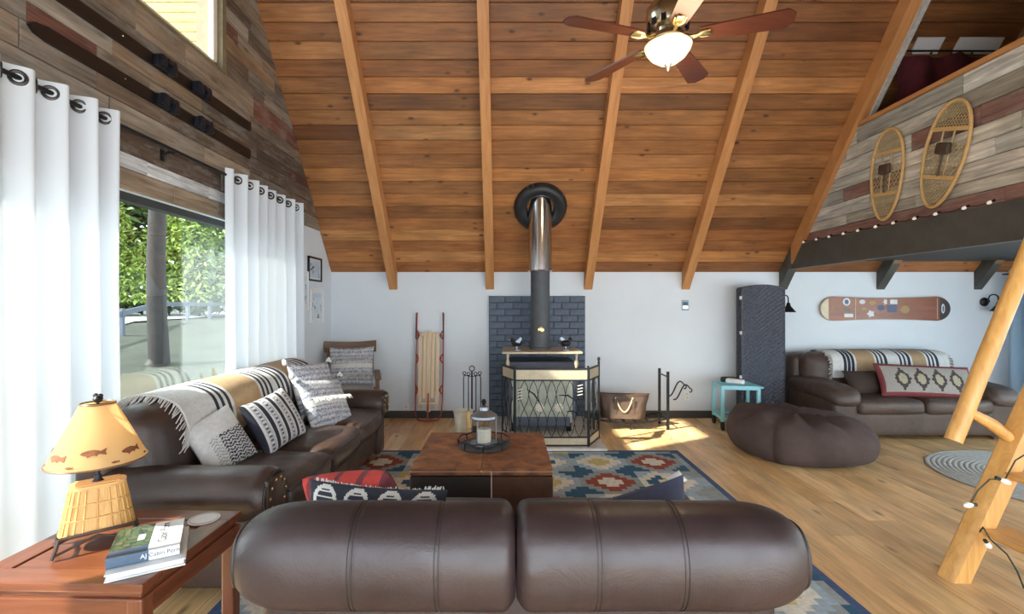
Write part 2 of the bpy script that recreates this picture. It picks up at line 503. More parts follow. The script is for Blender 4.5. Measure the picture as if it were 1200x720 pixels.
# ---- left gable wall with big window below and gable window above
WY0, WY1, WZ0, WZ1 = 1.0, 4.75, .10, 2.07
UY0, UY1, UZ0, UZ1 = 2.72, 3.67, 3.2, 4.25
mb = MB()
for r in [rect(YN, WY0, 0, 7), rect(WY1, YB, 0, 7), rect(WY0, WY1, 0, WZ0), rect(WY0, WY1, WZ1, UZ0), rect(WY0, UY0, UZ0, 7), rect(UY1, WY1, UZ0, 7), rect(UY0, UY1, UZ1, 7)]:
    p = under_roof(r, -.02)
    mb.prism(p, XL - .15, XL, Mx)
wl = struct(mb.build('wall_left', 'white_wall'), 'tall left gable wall, white below and clad in reclaimed barn planks above', 'wall')
Ml = basis((0, 1, 0), (0, 0, 1), (1, 0, 0), (XL, 0, 0))
rl = random.Random(23)
greys = [(.16, .112, .078), (.22, .165, .115), (.115, .08, .057), (.27, .215, .165), (.085, .058, .042), (.19, .148, .115), (.23, .15, .09)]
red = (.155, .062, .042)
rows = [2.07, 2.19, 2.278]
while rows[-1] < 3.1: rows.append(rows[-1] + rl.uniform(.095, .14))
rows[-1] = 3.2
while rows[-1] < 5.2: rows.append(rows[-1] + rl.uniform(.095, .14))
for i, (z0, z1) in enumerate(zip(rows[:-1], rows[1:])):
    spans = [(UY1 + .05, YB)] if z1 > UZ0 + .03 and z0 < UZ1 else [(1.5, YB)]
    if z1 <= 2.28: spans = [(1.5, 4.85)]
    for (a0, a1) in spans:
        y = a0 - rl.uniform(0, .4); lastred = False
        while y < a1:
            L = rl.uniform(.35, 1.05); a, b = max(a0, y), min(a1, y + L); y += L
            if b - a < .04: continue
            c = jit(rl.choice(greys), .2, rl); T = .013 + rl.uniform(0, .014)
            if not lastred and rl.random() < .17: c = jit(red, .2, rl); lastred = True
            else: lastred = False
            if i == 1: c = (.55, .57, .58)
            p = under_roof(rect(a + .0015, b - .0015, z0 + .002, z1 - .002), .005)
            if len(p) >= 3: board(wl, 'plank', p, T, Ml, c, 'barn_wood', .003)

def window(n, label, y0, y1, z0, z1, x, mull, fw=.05):
    mb = MB()
    for (a, b, c, d) in [(y0, y1, z0, z0 + fw), (y0, y1, z1 - fw, z1), (y0, y0 + fw, z0, z1), (y1 - fw, y1, z0, z1)] + [(m - fw / 2, m + fw / 2, z0, z1) for m in mull]:
        mb.box((x, (a + b) / 2, (c + d) / 2), (.07 if n != 2 else .04, b - a, d - c), ch=.006)
    o = struct(mb.build('window_%d' % n, 'cream' if n == 2 else 'window_frame_dark'), label, 'window')
    ys = [y0] + mull + [y1]
    for a, b in zip(ys[:-1], ys[1:]):
        MB().box((x, (a + b) / 2, (z0 + z1) / 2), (.006, b - a - fw, z1 - z0 - 2 * fw)).build('pane', 'window_glass', o)
    return o
window(1, 'big dark framed picture window between the white curtains', WY0, WY1, WZ0, WZ1, XL - .06, [])
window(2, 'high gable window showing the yellow roof overhang', UY0, UY1, UZ0, UZ1, XL - .022, [])
mb = MB()
for (a, b, c, d) in [(UY0 - .06, UY1 + .06, UZ0 - .012, UZ0), (UY1, UY1 + .05, UZ0, UZ1)]:
    mb.box((XL + .012, (a + b) / 2, (c + d) / 2), (.05, b - a, d - c))
mb.box((XL - .1, UY1 - .004, (UZ0 + UZ1) / 2), (.11, .012, UZ1 - UZ0))
plain('casing_wood', (.20, .155, .09), .7, 0, .2)
struct(mb.build('trim_2', 'casing_wood'), 'pale wooden casing along the upper window', 'trim')

# ---- right gable wall (partly behind the ladder)
mb = MB()
for r in [rect(YN, .8, 0, 7), rect(5.3, YB, 0, 7), rect(.8, 5.3, 0, .3), rect(.8, 5.3, 1.85, 7)]:
    mb.prism(under_roof(r, -.02), XR, XR + .15, Mx)
struct(mb.build('wall_right', 'white_wall'), 'white end wall under the loft at far right', 'wall')
window(3, 'wide window in the end wall beyond the ladder', .8, 5.3, .3, 1.85, XR + .06, [3.0])

# ---- loft: deck, front beam, planked parapet, cap
plain('loft_under', (.03, .027, .022), .7)
yl = YB - (2.13 - ZK) / S
mb = MB().prism([(YB - .12, 1.95), (YB - .12 - .13, 2.13), (YN, 2.13), (YN, 1.95)], XLOFT, XR, Mx)
struct(mb.build('ceiling_loft', 'loft_under'), 'dark painted underside of the sleeping loft', 'ceiling')
for Y in (4.9, 3.7, 2.5):
    pass
poly = clip(clip(rect(1.2, 7, 1.85, 2.13), S, 1, ZK + S * YB - .004), 0, -1, -1.85)
struct(MB().prism(poly, XLOFT - .045, XLOFT + .045, Mx).build('trim_3', 'dark_paint'), 'deep dark painted beam carrying the loft edge', 'beam')
p = under_roof(rect(1.2, 7, 2.13, 3.17), .17)
wf = struct(MB().prism(p, XLOFT + .0, XLOFT + .08, Mx).build('wall_loft', 'base_dark'), 'loft parapet clad in grey and red reclaimed planks', 'wall')
Mo = basis((0, -1, 0), (0, 0, 1), (-1, 0, 0), (XLOFT, 0, 0))
rl = random.Random(9)
lofts = [(.50, .49, .43), (.40, .39, .34), (.60, .585, .53), (.32, .305, .26), (.52, .49, .41)]
lred = (.23, .12, .095)
rows = [2.13]
for q in (.11, .10, .14, .13, .12, .15, .14, .15): rows.append(rows[-1] + q)
for i, (z0, z1) in enumerate(zip(rows[:-1], rows[1:])):
    y = 1.2 - rl.uniform(0, .5); yend = YB - (z0 - ZK) / S
    redrow = {0: (0, 9), 3: (3.9, 5.0), 5: (0, 4.2)}.get(i)
    while y < yend:
        L = rl.uniform(.5, 1.3); a, b = max(1.2, y), y + L; y += L
        c = jit(rl.choice(lofts), .16, rl)
        if redrow and redrow[0] <= (a + min(b, yend)) / 2 <= redrow[1]: c = jit(lred, .15, rl)
        p = under_roof(rect(a + .0015, b - .0015, z0 + .0025, z1 - .0025), .004)
        if len(p) >= 3: board(wf, 'plank', [(-q[0], q[1]) for q in reversed(p)], .014 + rl.uniform(0, .007), Mo, c, 'barn_wood', .003)
yc = YB - (3.2 - ZK) / S
mb = MB().box((XLOFT + .02, (1.2 + yc - .1) / 2, 3.19), (.12, yc - .1 - 1.2, .035), ch=.004)
struct(mb.build('trim_4', 'rafter_wood'), 'orange wooden cap rail on top of the loft parapet', 'trim')
# weathered post face beside the loft opening
y1_ = YB - (3.2 - ZK) / S - .0
poly = [(y1_ - .04, 3.21), (y1_ - .12 - .10, 3.21), (YR + .1, deck(YR + .1) - .34), (YR + .1, deck(YR + .1) - .18)]
struct(MB().prism(poly, XLOFT + .03, XLOFT + .07, Mx).build('trim_5', 'jute'), 'weathered grey board along the rafter at the loft opening', 'trim')

# ---- hearth: slab and painted brick panel
bx0, bx1, bz = P(573, 0, 6.0).x, P(686, 0, 6.0).x, 1.525
bp = tag(MB().box(((bx0 + bx1) / 2, YB - .02, bz / 2), (bx1 - bx0, .04, bz)).build('brick_panel', 'mortar_paint'), 'slate blue painted brick panel on the wall behind the stove', 'brick panel')
rows_n = 19; rh = bz / rows_n; bw = .2; rb = random.Random(3)
def brick_mesh(L): return MB().box((0, 0, 0), (L - .008, .03, rh - .007), ch=.005)
cache = {}
for i in range(rows_n):
    x = bx0 - (bw / 2 if i % 2 else 0)
    while x < bx1 - .005:
        a, b = max(x, bx0), min(x + bw, bx1); x += bw
        if b - a < .03: continue
        k = round(b - a, 3)
        if k not in cache: cache[k] = brick_mesh(k).mesh('brick'); cache[k].materials.append(M_['brick_paint'])
        o = bpy.data.objects.new('brick', cache[k]); COL.objects.link(o); o.parent = bp
        o.location = ((a + b) / 2, YB - .047 - rb.uniform(0, .006), (i + .5) * rh)
tag(MB().box((.40, 5.32, .0175), (1.16, 1.36, .035), ch=.006).build('hearth_slab', 'stone_light'), 'pale stone hearth slab on the floor under the stove', 'hearth')

# ---- outdoors seen through the window
def gz(x, y): return -.35 + 1.25 * max(0, min(1, (math.hypot(x + 2, y - 3) - 2.5) / 11)) ** 1.2
def gp(u, v):
    x = -60 + 57.6 * u ** .5; y = -40 + 110 * v
    return (x, y, gz(x, y) + .05 * noise.noise(Vector((x, y, 0))))
plain('lawn', (.012, .015, .007), .95, 0, .6, 1.2)  # shade put into the colour: near-black so the grass stays dark in sun
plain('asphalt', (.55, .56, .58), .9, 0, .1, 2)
plain('bark', (.014, .011, .010), .9, 0, .4, 9, .8, 20)
plain('leaf_bright', (.17, .24, .035), .7, 0, .4, 3)
plain('leaf_mid', (.07, .12, .03), .7, 0, .4, 3)
plain('leaf_dark', (.03, .06, .024), .7, 0, .4, 3)
plain('fence_grey', (.05, .06, .08), .7, 0, .15)
struct(MB().sheet(gp, 50, 80).build('ground_outside', 'lawn', smooth=True), 'lawn outside the big window, its shade put into the dark colour', 'ground')
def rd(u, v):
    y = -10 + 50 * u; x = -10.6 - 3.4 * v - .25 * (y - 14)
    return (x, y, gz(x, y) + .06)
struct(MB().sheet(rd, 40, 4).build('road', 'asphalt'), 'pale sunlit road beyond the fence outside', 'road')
fe = thing('rail_fence', 'grey rail fence between the lawn and the road outside the window', 'fence', (0, 0, 0))
fpts = [Vector((-10.0 - .25 * (y - 14), y, 0)) for y in range(6, 26, 2)]
for p in fpts: MB().box((p.x, p.y, gz(p.x, p.y) + .3), (.09, .09, .75)).build('post', 'fence_grey', fe)
for p, q in zip(fpts[:-1], fpts[1:]):
    MB().bar((p.x, p.y, gz(p.x, p.y) + .55), (q.x, q.y, gz(q.x, q.y) + .55), .05, .13).build('rail', 'fence_grey', fe)
def tree(x, y, h, r, label, leaf, trunk_r=.16, seed=0, lo=.25, n=1500, size=.11, group='trees outside the window'):
    rt = random.Random(seed); z = gz(x, y) - .1
    o = thing('garden_tree', label, 'tree', (x, y, z), group=group)
    pts = [(.04 * math.sin(k * 1.7 + seed), .04 * math.cos(k * 2.1 + seed), h * k / 8) for k in range(9)]
    MB().tube(pts, [trunk_r * (1 - .5 * k / 8) for k in range(9)], 10).build('trunk', 'bark', o, True)
    for k in range(5):
        a = rt.uniform(0, 6.28); zz = h * rt.uniform(lo, .8)
        MB().tube([(0, 0, zz), (r * .5 * math.cos(a), r * .5 * math.sin(a), zz + .2), (r * .85 * math.cos(a), r * .85 * math.sin(a), zz + .1)], [.04, .025, .01], 5).build('branch', 'bark', o)
    mb = MB()
    for k in range(n):
        t = rt.random(); zz = h * (lo + (1 - lo) * t)
        rr = r * (1 - .75 * t) * (rt.random() ** .5) + .05; a = rt.uniform(0, 6.28)
        q = Matrix.Translation((rr * math.cos(a), rr * math.sin(a), zz)) @ Euler((rt.uniform(-1, 1), rt.uniform(-1, 1), rt.uniform(0, 6.28))).to_matrix().to_4x4()
        sz = size * rt.uniform(.6, 1.4)
        mb.add([(-sz, 0, 0), (0, -sz * .4, .02), (sz, 0, 0), (0, sz * .4, .02)], [(0, 1, 2, 3)], q)
    f = mb.build('foliage', leaf, o); f['kind'] = 'stuff'
    return o
tree(-6.9, 9.6, 9, 1.4, 'dark straight trunk of the tall tree nearest the window', 'leaf_mid', .19, 1, .45, 1800)
tree(-16.5, 18.5, 7, 2.8, 'bright green tree standing left of the dark trunk', 'leaf_bright', .15, 2, .10, 9000)
tree(-13.0, 20.5, 7, 2.8, 'bright green tree standing right of the dark trunk', 'leaf_bright', .12, 3, .1, 9000)
tree(-20, 24, 12, 4.5, 'big dark green tree far beyond the road at left', 'leaf_dark', .25, 4, .03, 5000, .3)
tree(-15.5, 24, 12, 4.5, 'big green tree far beyond the road in the middle', 'leaf_mid', .25, 5, .03, 5000, .3)
tree(-11, 23, 12, 4.5, 'big dark green tree far beyond the road at right', 'leaf_dark', .25, 6, .03, 5000, .3)
tree(-24, 19, 12, 4.8, 'broad green tree far left across the road', 'leaf_mid', .25, 8, .03, 4500, .3)
tree(-18.6, 21, 6.4, 2.6, 'yellow green bushy tree in the gap beside the left curtain', 'leaf_bright', .1, 9, .06, 8000)
# ================================================================ CURTAINS, LEFT WALL
plain('bronze', (.06, .05, .045), .4, .7)
XC = -2.085; ZROD = 2.385
rod = thing('curtain_rod', 'thin black curtain rod above the big window', 'curtain rod', (XC, 1.6, ZROD))
MB().tube([(0, 0, 0), (0, 3.38, 0)], .011, 10).build('pole', 'black_iron', rod, True)
for e in (0, 3.38): MB().ell((0, e, 0), (.024, .03, .024)).build('finial', 'black_iron', rod, True)
for y in (.05, 1.45, 3.3):
    MB().tube([(0, y, -.012), (-.04, y, -.012), (-.075, y, -.03)], .007, 6).box((-.08, y, -.03), (.012, .03, .07)).build('bracket', 'black_iron', rod)
def curtain(label, y0, y1, per, seed, mat='curtain_white'):
    o = thing('curtain', label, 'curtain', (XC, y0, 0), group='white grommet curtains at the big window')
    L = y1 - y0; n = int(round(L / per * 18)); rr = random.Random(seed); ph = rr.uniform(0, 6)
    def fn(u, v):
        z = .03 + (ZROD + .052 - .03) * v
        y = u * L; a = .050 * (.85 + .3 * math.sin(u * 9 + ph)) * (1 - .25 * (1 - v))
        x = a * math.sin(2 * math.pi * y / per + .25 * math.sin(ph + u * 7) * (1 - v))
        x += .012 * (1 - v) * math.sin(y * 31 + ph) + .02 * (1 - v)
        return (x, y + .018 * (1 - v) * math.sin(y * 17 + ph), z)
    MB().sheet(fn, n, 26).build('fabric_panel', mat, o, True, angle=180)
    y = per / 2
    k = 0
    while y < L - .02:
        sgn = 1 if k % 2 == 0 else -1
        Mg = Matrix.Translation((0, y, ZROD)) @ Euler((0, 0, -sgn * R(42))).to_matrix().to_4x4() @ Euler((R(90), 0, 0)).to_matrix().to_4x4()
        pts = [(.027 * math.cos(a * math.pi / 8), .027 * math.sin(a * math.pi / 8), 0) for a in range(16)]
        MB().tube(pts, .008, 8, closed=True, M=Mg).build('grommet', 'bronze', o, True)
        y += per / 2; k += 1
    return o
for q in ((2.6,), ): pass
curtain('white grommet curtain at the left edge beside the lamp', 1.62, 2.64, .150, 1)
curtain('white sunlit grommet curtain nearer the stove, behind the long sofa', 3.60, 4.96, .175, 2)

def ski(label, z, y0, y1):
    o = thing('ski', label, 'ski', (XL + .03, y0, z), group='pair of old skis on the plank wall')
    L = y1 - y0; pts = []
    w = .036
    poly = [(0, 0), (.03, -w * .7), (.09, -w), (L, -w), (L, w), (.09, w), (.03, w * .7)]
    MB().prism([(p[0], p[1]) for p in poly], 0, .016, basis((0, 1, 0), (0, 0, 1), (1, 0, 0))).build('ski_board', 'ski_brown', o)
    for yy in (.86, 1.22):
        m = MB()
        m.box((.03, yy, 0), (.03, .16, .066), ch=.008); m.box((.05, yy - .04, .008), (.035, .055, .07), ch=.012); m.box((.05, yy + .045, -.004), (.045, .05, .085), ch=.012); m.box((.062, yy + .005, .02), (.02, .05, .03), ch=.006)
        m.bar((.06, yy - .06, .03), (.05, yy + .09, -.02), .018)
        m.build('binding', 'binding_black', o, True)
    for yy in (.55,):
        MB().ell((.017, yy, .01), (.003, .005, .005), 6, 4).build('screw', 'chrome', o)
    return o
plain('ski_brown', (.009, .006, .0052), .4, 0, .2); plain('binding_black', (.012, .014, .022), .35, .2, .3)
ski('upper dark brown wooden ski with black bindings on plank wall', 2.905, 2.15, 4.06)
ski('lower dark brown wooden ski with black bindings on plank wall', 2.675, 2.17, 4.06)

def picture(label, y, z, w, h, frame, cols, fw=.018, seed=1):
    o = thing('framed_picture' if fw > .012 else 'poster', label, 'picture' if fw > .012 else 'poster', (XL + .002, y, z))
    mb = MB()
    for (a, b, c, d) in [(-w / 2, w / 2, -h / 2, -h / 2 + fw), (-w / 2, w / 2, h / 2 - fw, h / 2), (-w / 2, -w / 2 + fw, -h / 2, h / 2), (w / 2 - fw, w / 2, -h / 2, h / 2)]:
        mb.box((.01, (a + b) / 2, (c + d) / 2), (.02, b - a, d - c))
    mb.build('frame', frame, o)
    rr = random.Random(seed)
    def cf(u, v):
        if min(u, 1 - u) < .12 or min(v, 1 - v) < .12: return (.72, .74, .76)
        nv = noise.noise(Vector((u * 4, v * 5, seed * 3.1)))
        if v > .72: return (.55, .65, .75)
        return cols[int((nv * .5 + .5) * 2.99) % len(cols)]
    MB().sheet(lambda u, v: (.008, (u - .5) * (w - fw), (v - .5) * (h - fw)), 24, 30, cf).build('print', 'flatprint', o)
    return o
Yp = lambda px: F * 2.17 / (CX - px)
picture('small black framed picture, upper of the two on the left wall', Yp(369), 1.82, .38, .275, 'black_iron', [(.2, .3, .45), (.5, .6, .7), (.08, .12, .2)], .02, 1)
picture('unframed ski poster below the small black framed picture', Yp(371.5), 1.405, .36, .40, 'white_gloss', [(.35, .5, .65), (.65, .72, .78), (.15, .16, .2)], .006, 2)
picture('pale poster half hidden behind the curtain edge', Yp(354.5), 1.57, .28, .42, 'white_gloss', [(.25, .4, .5), (.7, .74, .76), (.1, .2, .3)], .006, 3)

# ================================================================ SOFT THINGS
def pillow(mb, w, h, t, colfn=None, n=28, k=.07, e=.42):
    def side(sg):
        def fn(u, v):
            a, b = u * 2 - 1, v * 2 - 1
            if sg < 0: a = -a
            x = w / 2 * a * (1 - k * (1 - b * b)); y = h / 2 * b * (1 - k * (1 - a * a))
            z = t / 2 * (max(0, (1 - a * a)) * max(0, (1 - b * b))) ** e
            z += .006 * noise.noise(Vector((x * 9, y * 9, sg * 5)))  * (1 - a * a) * (1 - b * b)
            return (x, y, sg * z)
        return fn
    m = int(n * h / w) if h < w * 1.4 else n
    for sg in (1, -1):
        mb.sheet(side(sg), n, max(8, m), (lambda u, v, s=sg: colfn(u if s > 0 else 1 - u, v)) if colfn else None)
    return mb
def cushion(name, label, cat, loc, rot, w, h, t, colfn=None, mat='fabric', n=28, k=.07, group=None):
    o = pillow(MB(), w, h, t, colfn, n, k).build('cover', mat, None, True, angle=70)
    o.name = name; o.location = loc; o.rotation_euler = rot
    tag(o, label, cat, group); return o
def fringe_on(parent, pts, d, length, mat, name='fringe', seed=0, every=.02, r=.003):
    rr = random.Random(seed); mb = MB()
    for a, b in zip(pts[:-1], pts[1:]):
        a, b = Vector(a), Vector(b); n = max(1, int((b - a).length / every))
        for i in range(n):
            p = a.lerp(b, (i + rr.random() * .5) / n)
            e = p + Vector(d) * length * rr.uniform(.7, 1.1) + Vector((rr.uniform(-1, 1), rr.uniform(-1, 1), rr.uniform(-1, 1))) * length * .18
            mb.tube([p, p.lerp(e, .5) + Vector((rr.uniform(-1, 1), rr.uniform(-1, 1), 0)) * .004, e], [r, r, r * .7], 4)
    o = mb.build(name, mat, parent); o['kind'] = 'stuff'; return o
plain('wool_white', (.62, .60, .57), .95, 0, .1)

# serape style throw: bands across its length (u)
NAVY, WHT, TAN = (.018, .022, .04), (.62, .62, .60), (.40, .27, .15)
def throw_cols(bands):
    def cf(u, v):
        for (a, b, c) in bands:
            if a <= u < b: return c
        return WHT
    return cf
def stripes(c):   # triple navy line group around c
    return [(c - .045, c - .027, NAVY), (c - .012, c + .006, NAVY), (c + .021, c + .045, NAVY)]

# ---------------- long sofa along the left wall (local: front = -y, rotated to face +x)
def rolled_arm(parent, x, y0, y1, zt, r, mat, side, nails=True):
    """arm with a rolled top running front (y0) to back (y1)"""
    a = parent
    arm = MB().rbox((x, (y0 + y1) / 2, zt * .5 - r * .3), (r * .62, (y1 - y0) / 2 - .01, zt * .5 - r * .7), .03, 3, 4)
    prof = []
    n = 20; vs = []
    rows = 14
    cx = x + side * r * .25; cz = zt - r
    def fn(u, v):
        y = y0 + (y1 - y0) * v
        k = min(1, (1 - (max(0, abs(v - .5) * 2 - .9) / .1) ** 2 * .12))
        a_ = 2 * math.pi * u
        w_ = 1 + .02 * noise.noise(Vector((a_, y * 9, x)))
        return (cx + r * k * w_ * math.cos(a_), y, cz + r * .95 * k * w_ * math.sin(a_))
    arm.sheet(fn, n, 30)
    for (yy, sg) in ((y0, 1), (y1, -1)):
        ring = [(cx + r * .88 * math.cos(2 * math.pi * k / n), yy, cz + r * .84 * math.sin(2 * math.pi * k / n)) for k in range(n)]
        arm.add(ring, [tuple(range(n) if sg < 0 else range(n - 1, -1, -1))])
    o = arm.build('arm', mat, a, True, angle=50)
    ring = [(cx + r * .80 * math.cos(2 * math.pi * k / 24), y0 - .004, cz + r * .76 * math.sin(2 * math.pi * k / 24)) for k in range(24)]
    MB().tube(ring, .008, 6, closed=True).build('piping', 'piping', o, True)
    pan = MB().rbox((cx, y0 - .004, cz), (r * .68, .012, r * .64), .011, 3, 2); pan.build('front_panel', mat, o, True)
    if nails:
        for k in range(10):
            t = k / 10 * 2 * math.pi
            MB().ell((cx + r * .58 * math.cos(t), y0 - .02, cz + r * .55 * math.sin(t)), (.009, .006, .009), 8, 5).build('nailhead', 'brass', o, True)
    return o
def wr(seed, amp=.008, f=7):
    return lambda p: p + Vector((0, 0, 1)) * amp * noise.noise(p * f + Vector((seed, 0, 0))) + Vector((0, -1, 0)) * amp * noise.noise(p * f + Vector((0, seed, 3)))
so1 = thing('long_sofa', 'long dark brown leather sofa along the window wall', 'sofa', (-1.58, 3.42, 0), (0, 0, R(90)))
Ls, Ds = 2.34, .98     # length, depth
MB().rbox((0, .02, .21), (Ls / 2 - .12, Ds / 2 - .06, .13), .04, 3, 6).build('base', 'leather_sofa', so1, True)
for i in range(3):
    wseat = (Ls - .42) / 3
    sc = MB().rbox((-(Ls - .42) / 2 + wseat * (i + .5), -.10, .40), (wseat / 2 - .002, .37, .085), .06, 4, 6, (0, .03, .035), fn=wr(i * 7, .010)).build('seat_cushion', 'leather_sofa', so1, True)
    for zz in (.335, .455):
        MB().tube([(-(Ls - .42) / 2 + wseat * (i + .04), -.468 + (.0), zz), (-(Ls - .42) / 2 + wseat * (i + .5), -.492, zz), (-(Ls - .42) / 2 + wseat * (i + .96), -.468, zz)], .006, 6).build('piping', 'piping', sc, True)
MB().rbox((0, .38, .50), (Ls / 2 - .02, .10, .36), .08, 4, 8).build('back_frame', 'leather_sofa', so1, True)
for i in range(3):
    wseat = (Ls - .16) / 3
    Mb_ = Matrix.Translation((-(Ls - .16) / 2 + wseat * (i + .5), .27, .66)) @ Euler((R(-10), 0, 0)).to_matrix().to_4x4()
    MB().rbox((0, 0, 0), (wseat / 2 - .002, .14, .235), .12, 5, 6, (0, .03, .02), M=Mb_, fn=wr(i * 5 + 40, .012)).build('back_cushion', 'leather_sofa', so1, True)
rolled_arm(so1, -Ls / 2 + .13, -.46, .40, .635, .135, 'leather_sofa', -1)
rolled_arm(so1, Ls / 2 - .13, -.46, .40, .635, .135, 'leather_sofa', 1)
for (x, y) in ((-1, -1), (-1, 1), (1, -1), (1, 1)):
    MB().lathe([(.03, 0), (.045, .03), (.035, .09)], 12, Matrix.Translation((x * (Ls / 2 - .2), y * .36, 0))).build('foot', 'chair_wood', so1, True)

def drape(name, label, parent_M, prof, x0, x1, colfn, mat='fabric', nu=120, nv=28, sag=.0, cat='throw blanket', ends=True, seed=0, thick=.008):
    """blanket: prof = list of (y,z) followed from front hem over the back; width along local x"""
    segs = [0]
    for a, b in zip(prof[:-1], prof[1:]): segs.append(segs[-1] + math.hypot(b[0] - a[0], b[1] - a[1]))
    def at(t):
        d = t * segs[-1]
        for i in range(len(segs) - 1):
            if d <= segs[i + 1] + 1e-9:
                k = (d - segs[i]) / max(1e-9, segs[i + 1] - segs[i]); break
        # smooth (catmull-rom)
        p0, p1, p2, p3 = prof[max(0, i - 1)], prof[i], prof[i + 1], prof[min(len(prof) - 1, i + 2)]
        def cr(j): return .5 * (2 * p1[j] + (p2[j] - p0[j]) * k + (2 * p0[j] - 5 * p1[j] + 4 * p2[j] - p3[j]) * k * k + (3 * p1[j] - p0[j] - 3 * p2[j] + p3[j]) * k ** 3)
        return cr(0), cr(1)
    def fn(u, v):
        y, z = at(v); x = x0 + (x1 - x0) * u
        q = noise.noise(Vector((x * 5, v * 3, seed)))
        return (x + .02 * noise.noise(Vector((v * 4, u, seed + 3))), y - .006 * q, z + .008 * q)
    o = MB().sheet(fn, nu, nv, colfn).build(name, mat, None, True, angle=180)
    m = o.modifiers.new('thickness', 'SOLIDIFY'); m.thickness = thick; m.offset = 0
    o.matrix_world = parent_M
    tag(o, label, cat)
    return o, fn
bands = stripes(.20) + [(.26, .44, TAN)] + stripes(.50) + stripes(.63) + [(.69, .86, TAN)] + stripes(.92)
Ms1 = Matrix.Translation((-1.58, 3.42, 0)) @ Euler((0, 0, R(90))).to_matrix().to_4x4()
th, fn1 = drape('throw_blanket', 'tan and white throw with navy stripes over the back of the long sofa', Ms1,
    [(.125, .60), (.105, .68), (.11, .78), (.16, .875), (.26, .925), (.37, .93), (.46, .90), (.495, .80)], -.86, .94, throw_cols(bands), seed=2)
fringe_on(th, [fn1(0, k / 12) for k in range(13)], (-1, -.2, -.5), .07, 'wool_white', seed=4, every=.012, r=.004)

def chevron(u, v):
    if v > .62 : return (.60, .59, .57)
    w_ = (v * 17 + abs(((u * 6) % 1) - .5) * 1.6) % 1
    fade = u
    if u < .18: return (.60, .59, .57)
    if u < .36: return (.30, .30, .31) if w_ < .35 else (.60, .59, .57)
    return (.03, .03, .045) if w_ < .5 else (.55, .55, .54)
def striped(u, v):
    for c in (.02, .23, .47, .70, .96):
        if abs(u - c) < .035: return (.02, .022, .035)
    for c in (.125, .345, .585, .83):
        if abs(u - c) < .022: return (.12, .12, .14) if int(v * 26) % 2 else (.6, .6, .6)
        if abs(u - c) < .05: return (.45, .45, .46)
    return (.62, .62, .61)
def boho(seed):
    def cf(u, v):
        if .44 < v < .56: return (.66, .64, .60)
        k = noise.noise(Vector((u * 44, int(v * 44) * 1.7, seed))) + .25 * math.sin(v * 60)
        base = (.42, .43, .47)
        if k > .22: return (.20, .22, .29)
        if k < -.2: return (.62, .61, .60)
        return base
    return cf
# pillows on the long sofa, listed from the camera end
cushion('chevron_pillow', 'off white pillow with dark chevron weave near the close arm of long sofa', 'pillow', (-1.60, 2.72, .645), (R(62), R(-12), R(76)), .33, .34, .12, chevron, n=46)
cushion('striped_pillow', 'white pillow with navy stripes in the middle of the long sofa', 'pillow', (-1.50, 3.16, .66), (R(62), R(-6), R(82)), .46, .36, .14, striped, n=60)
pb = cushion('woven_pillow', 'grey woven pillow with white fringe band, rear of two on the long sofa', 'pillow', (-1.56, 3.98, .72), (R(68), R(4), R(74)), .50, .46, .15, boho(1), n=84)
pc = cushion('woven_pillow', 'grey woven pillow with white fringe band, front of two on the long sofa', 'pillow', (-1.42, 3.84, .63), (R(62), R(6), R(70)), .48, .42, .15, boho(2), n=84)
for q, sd in ((pb, 1), (pc, 2)):
    fringe_on(q, [(-.22, .03, .078), (0, .03, .088), (.22, .03, .078)], (0, -.8, .35), .05, 'wool_white', 'fringe_band', sd, .008, .004)
    for sx in (-1, 1):
        for sy in (-1, 1):
            MB().tube([(sx * .25, sy * .235, 0), (sx * .275, sy * .25, .005), (sx * .29, sy * .25 - .03, .01)], [.012, .02, .012], 6).build('tassel', 'wool_white', q, True)
# ---------------- corner armchair
ac = thing('armchair', 'wooden armchair with curved top rail in the far left corner', 'chair', (-1.77, 5.50, 0), (0, 0, R(16)))
for (x, y0) in ((-.30, -.30), (.30, -.30)):
    MB().bar((x, y0, 0), (x, y0 - .02, .60), .045, ch=.008).build('leg', 'chair_wood', ac)
for x in (-.29, .29):
    MB().bar((x, .34, 0), (x, .28, .42), .045, ch=.008).build('leg', 'chair_wood', ac)
    MB().bar((x * .86, .22, .38), (x * .86, .36, .90), .035, ch=.006).build('back_post', 'chair_wood', ac)
    MB().rbox((x * 1.06, -.04, .615), (.035, .32, .018), .012, 3, 3).build('arm', 'chair_wood', ac, True)
MB().sheet(lambda u, v: ((u - .5) * .60, .37 + .05 * (1 - (2 * u - 1) ** 2) + .02 * v, .84 + .12 * v + (.02 * (2 * u - 1) ** 2) * v), 16, 3).sheet(lambda u, v: ((.5 - u) * .60, .395 + .05 * (1 - (2 * u - 1) ** 2) + .02 * v, .84 + .12 * v + (.02 * (2 * u - 1) ** 2) * v), 16, 3).build('top_rail', 'chair_wood', ac, True)
for k in range(5): MB().bar((-.18 + .09 * k, .30, .42), (-.18 + .09 * k, .40, .88), .03, .014).build('slat', 'chair_wood', ac)
for (a, b) in (((-.3, -.30, .35), (.3, -.30, .35)), ((-.29, .30, .35), (.29, .30, .35)), ((-.3, -.3, .35), (-.29, .3, .35)), ((.3, -.3, .35), (.29, .3, .35))):
    MB().bar(a, b, .03, .06).build('seat_rail', 'chair_wood', ac)
MB().rbox((0, -.02, .42), (.27, .30, .06), .045, 4, 5, (0, 0, .02)).build('seat_cushion', 'jute', ac, True)
pd = cushion('woven_pillow', 'grey woven pillow with white fringe rows on the corner armchair', 'pillow', (-1.78, 5.62, .70), (R(76), 0, R(16)), .50, .46, .16, boho(5), n=84)
for yy in (.10, -.09): fringe_on(pd, [(-.21, yy, .07), (0, yy, .085), (.21, yy, .07)], (0, -.8, .35), .05, 'wool_white', 'fringe_band', 9, .008, .004)

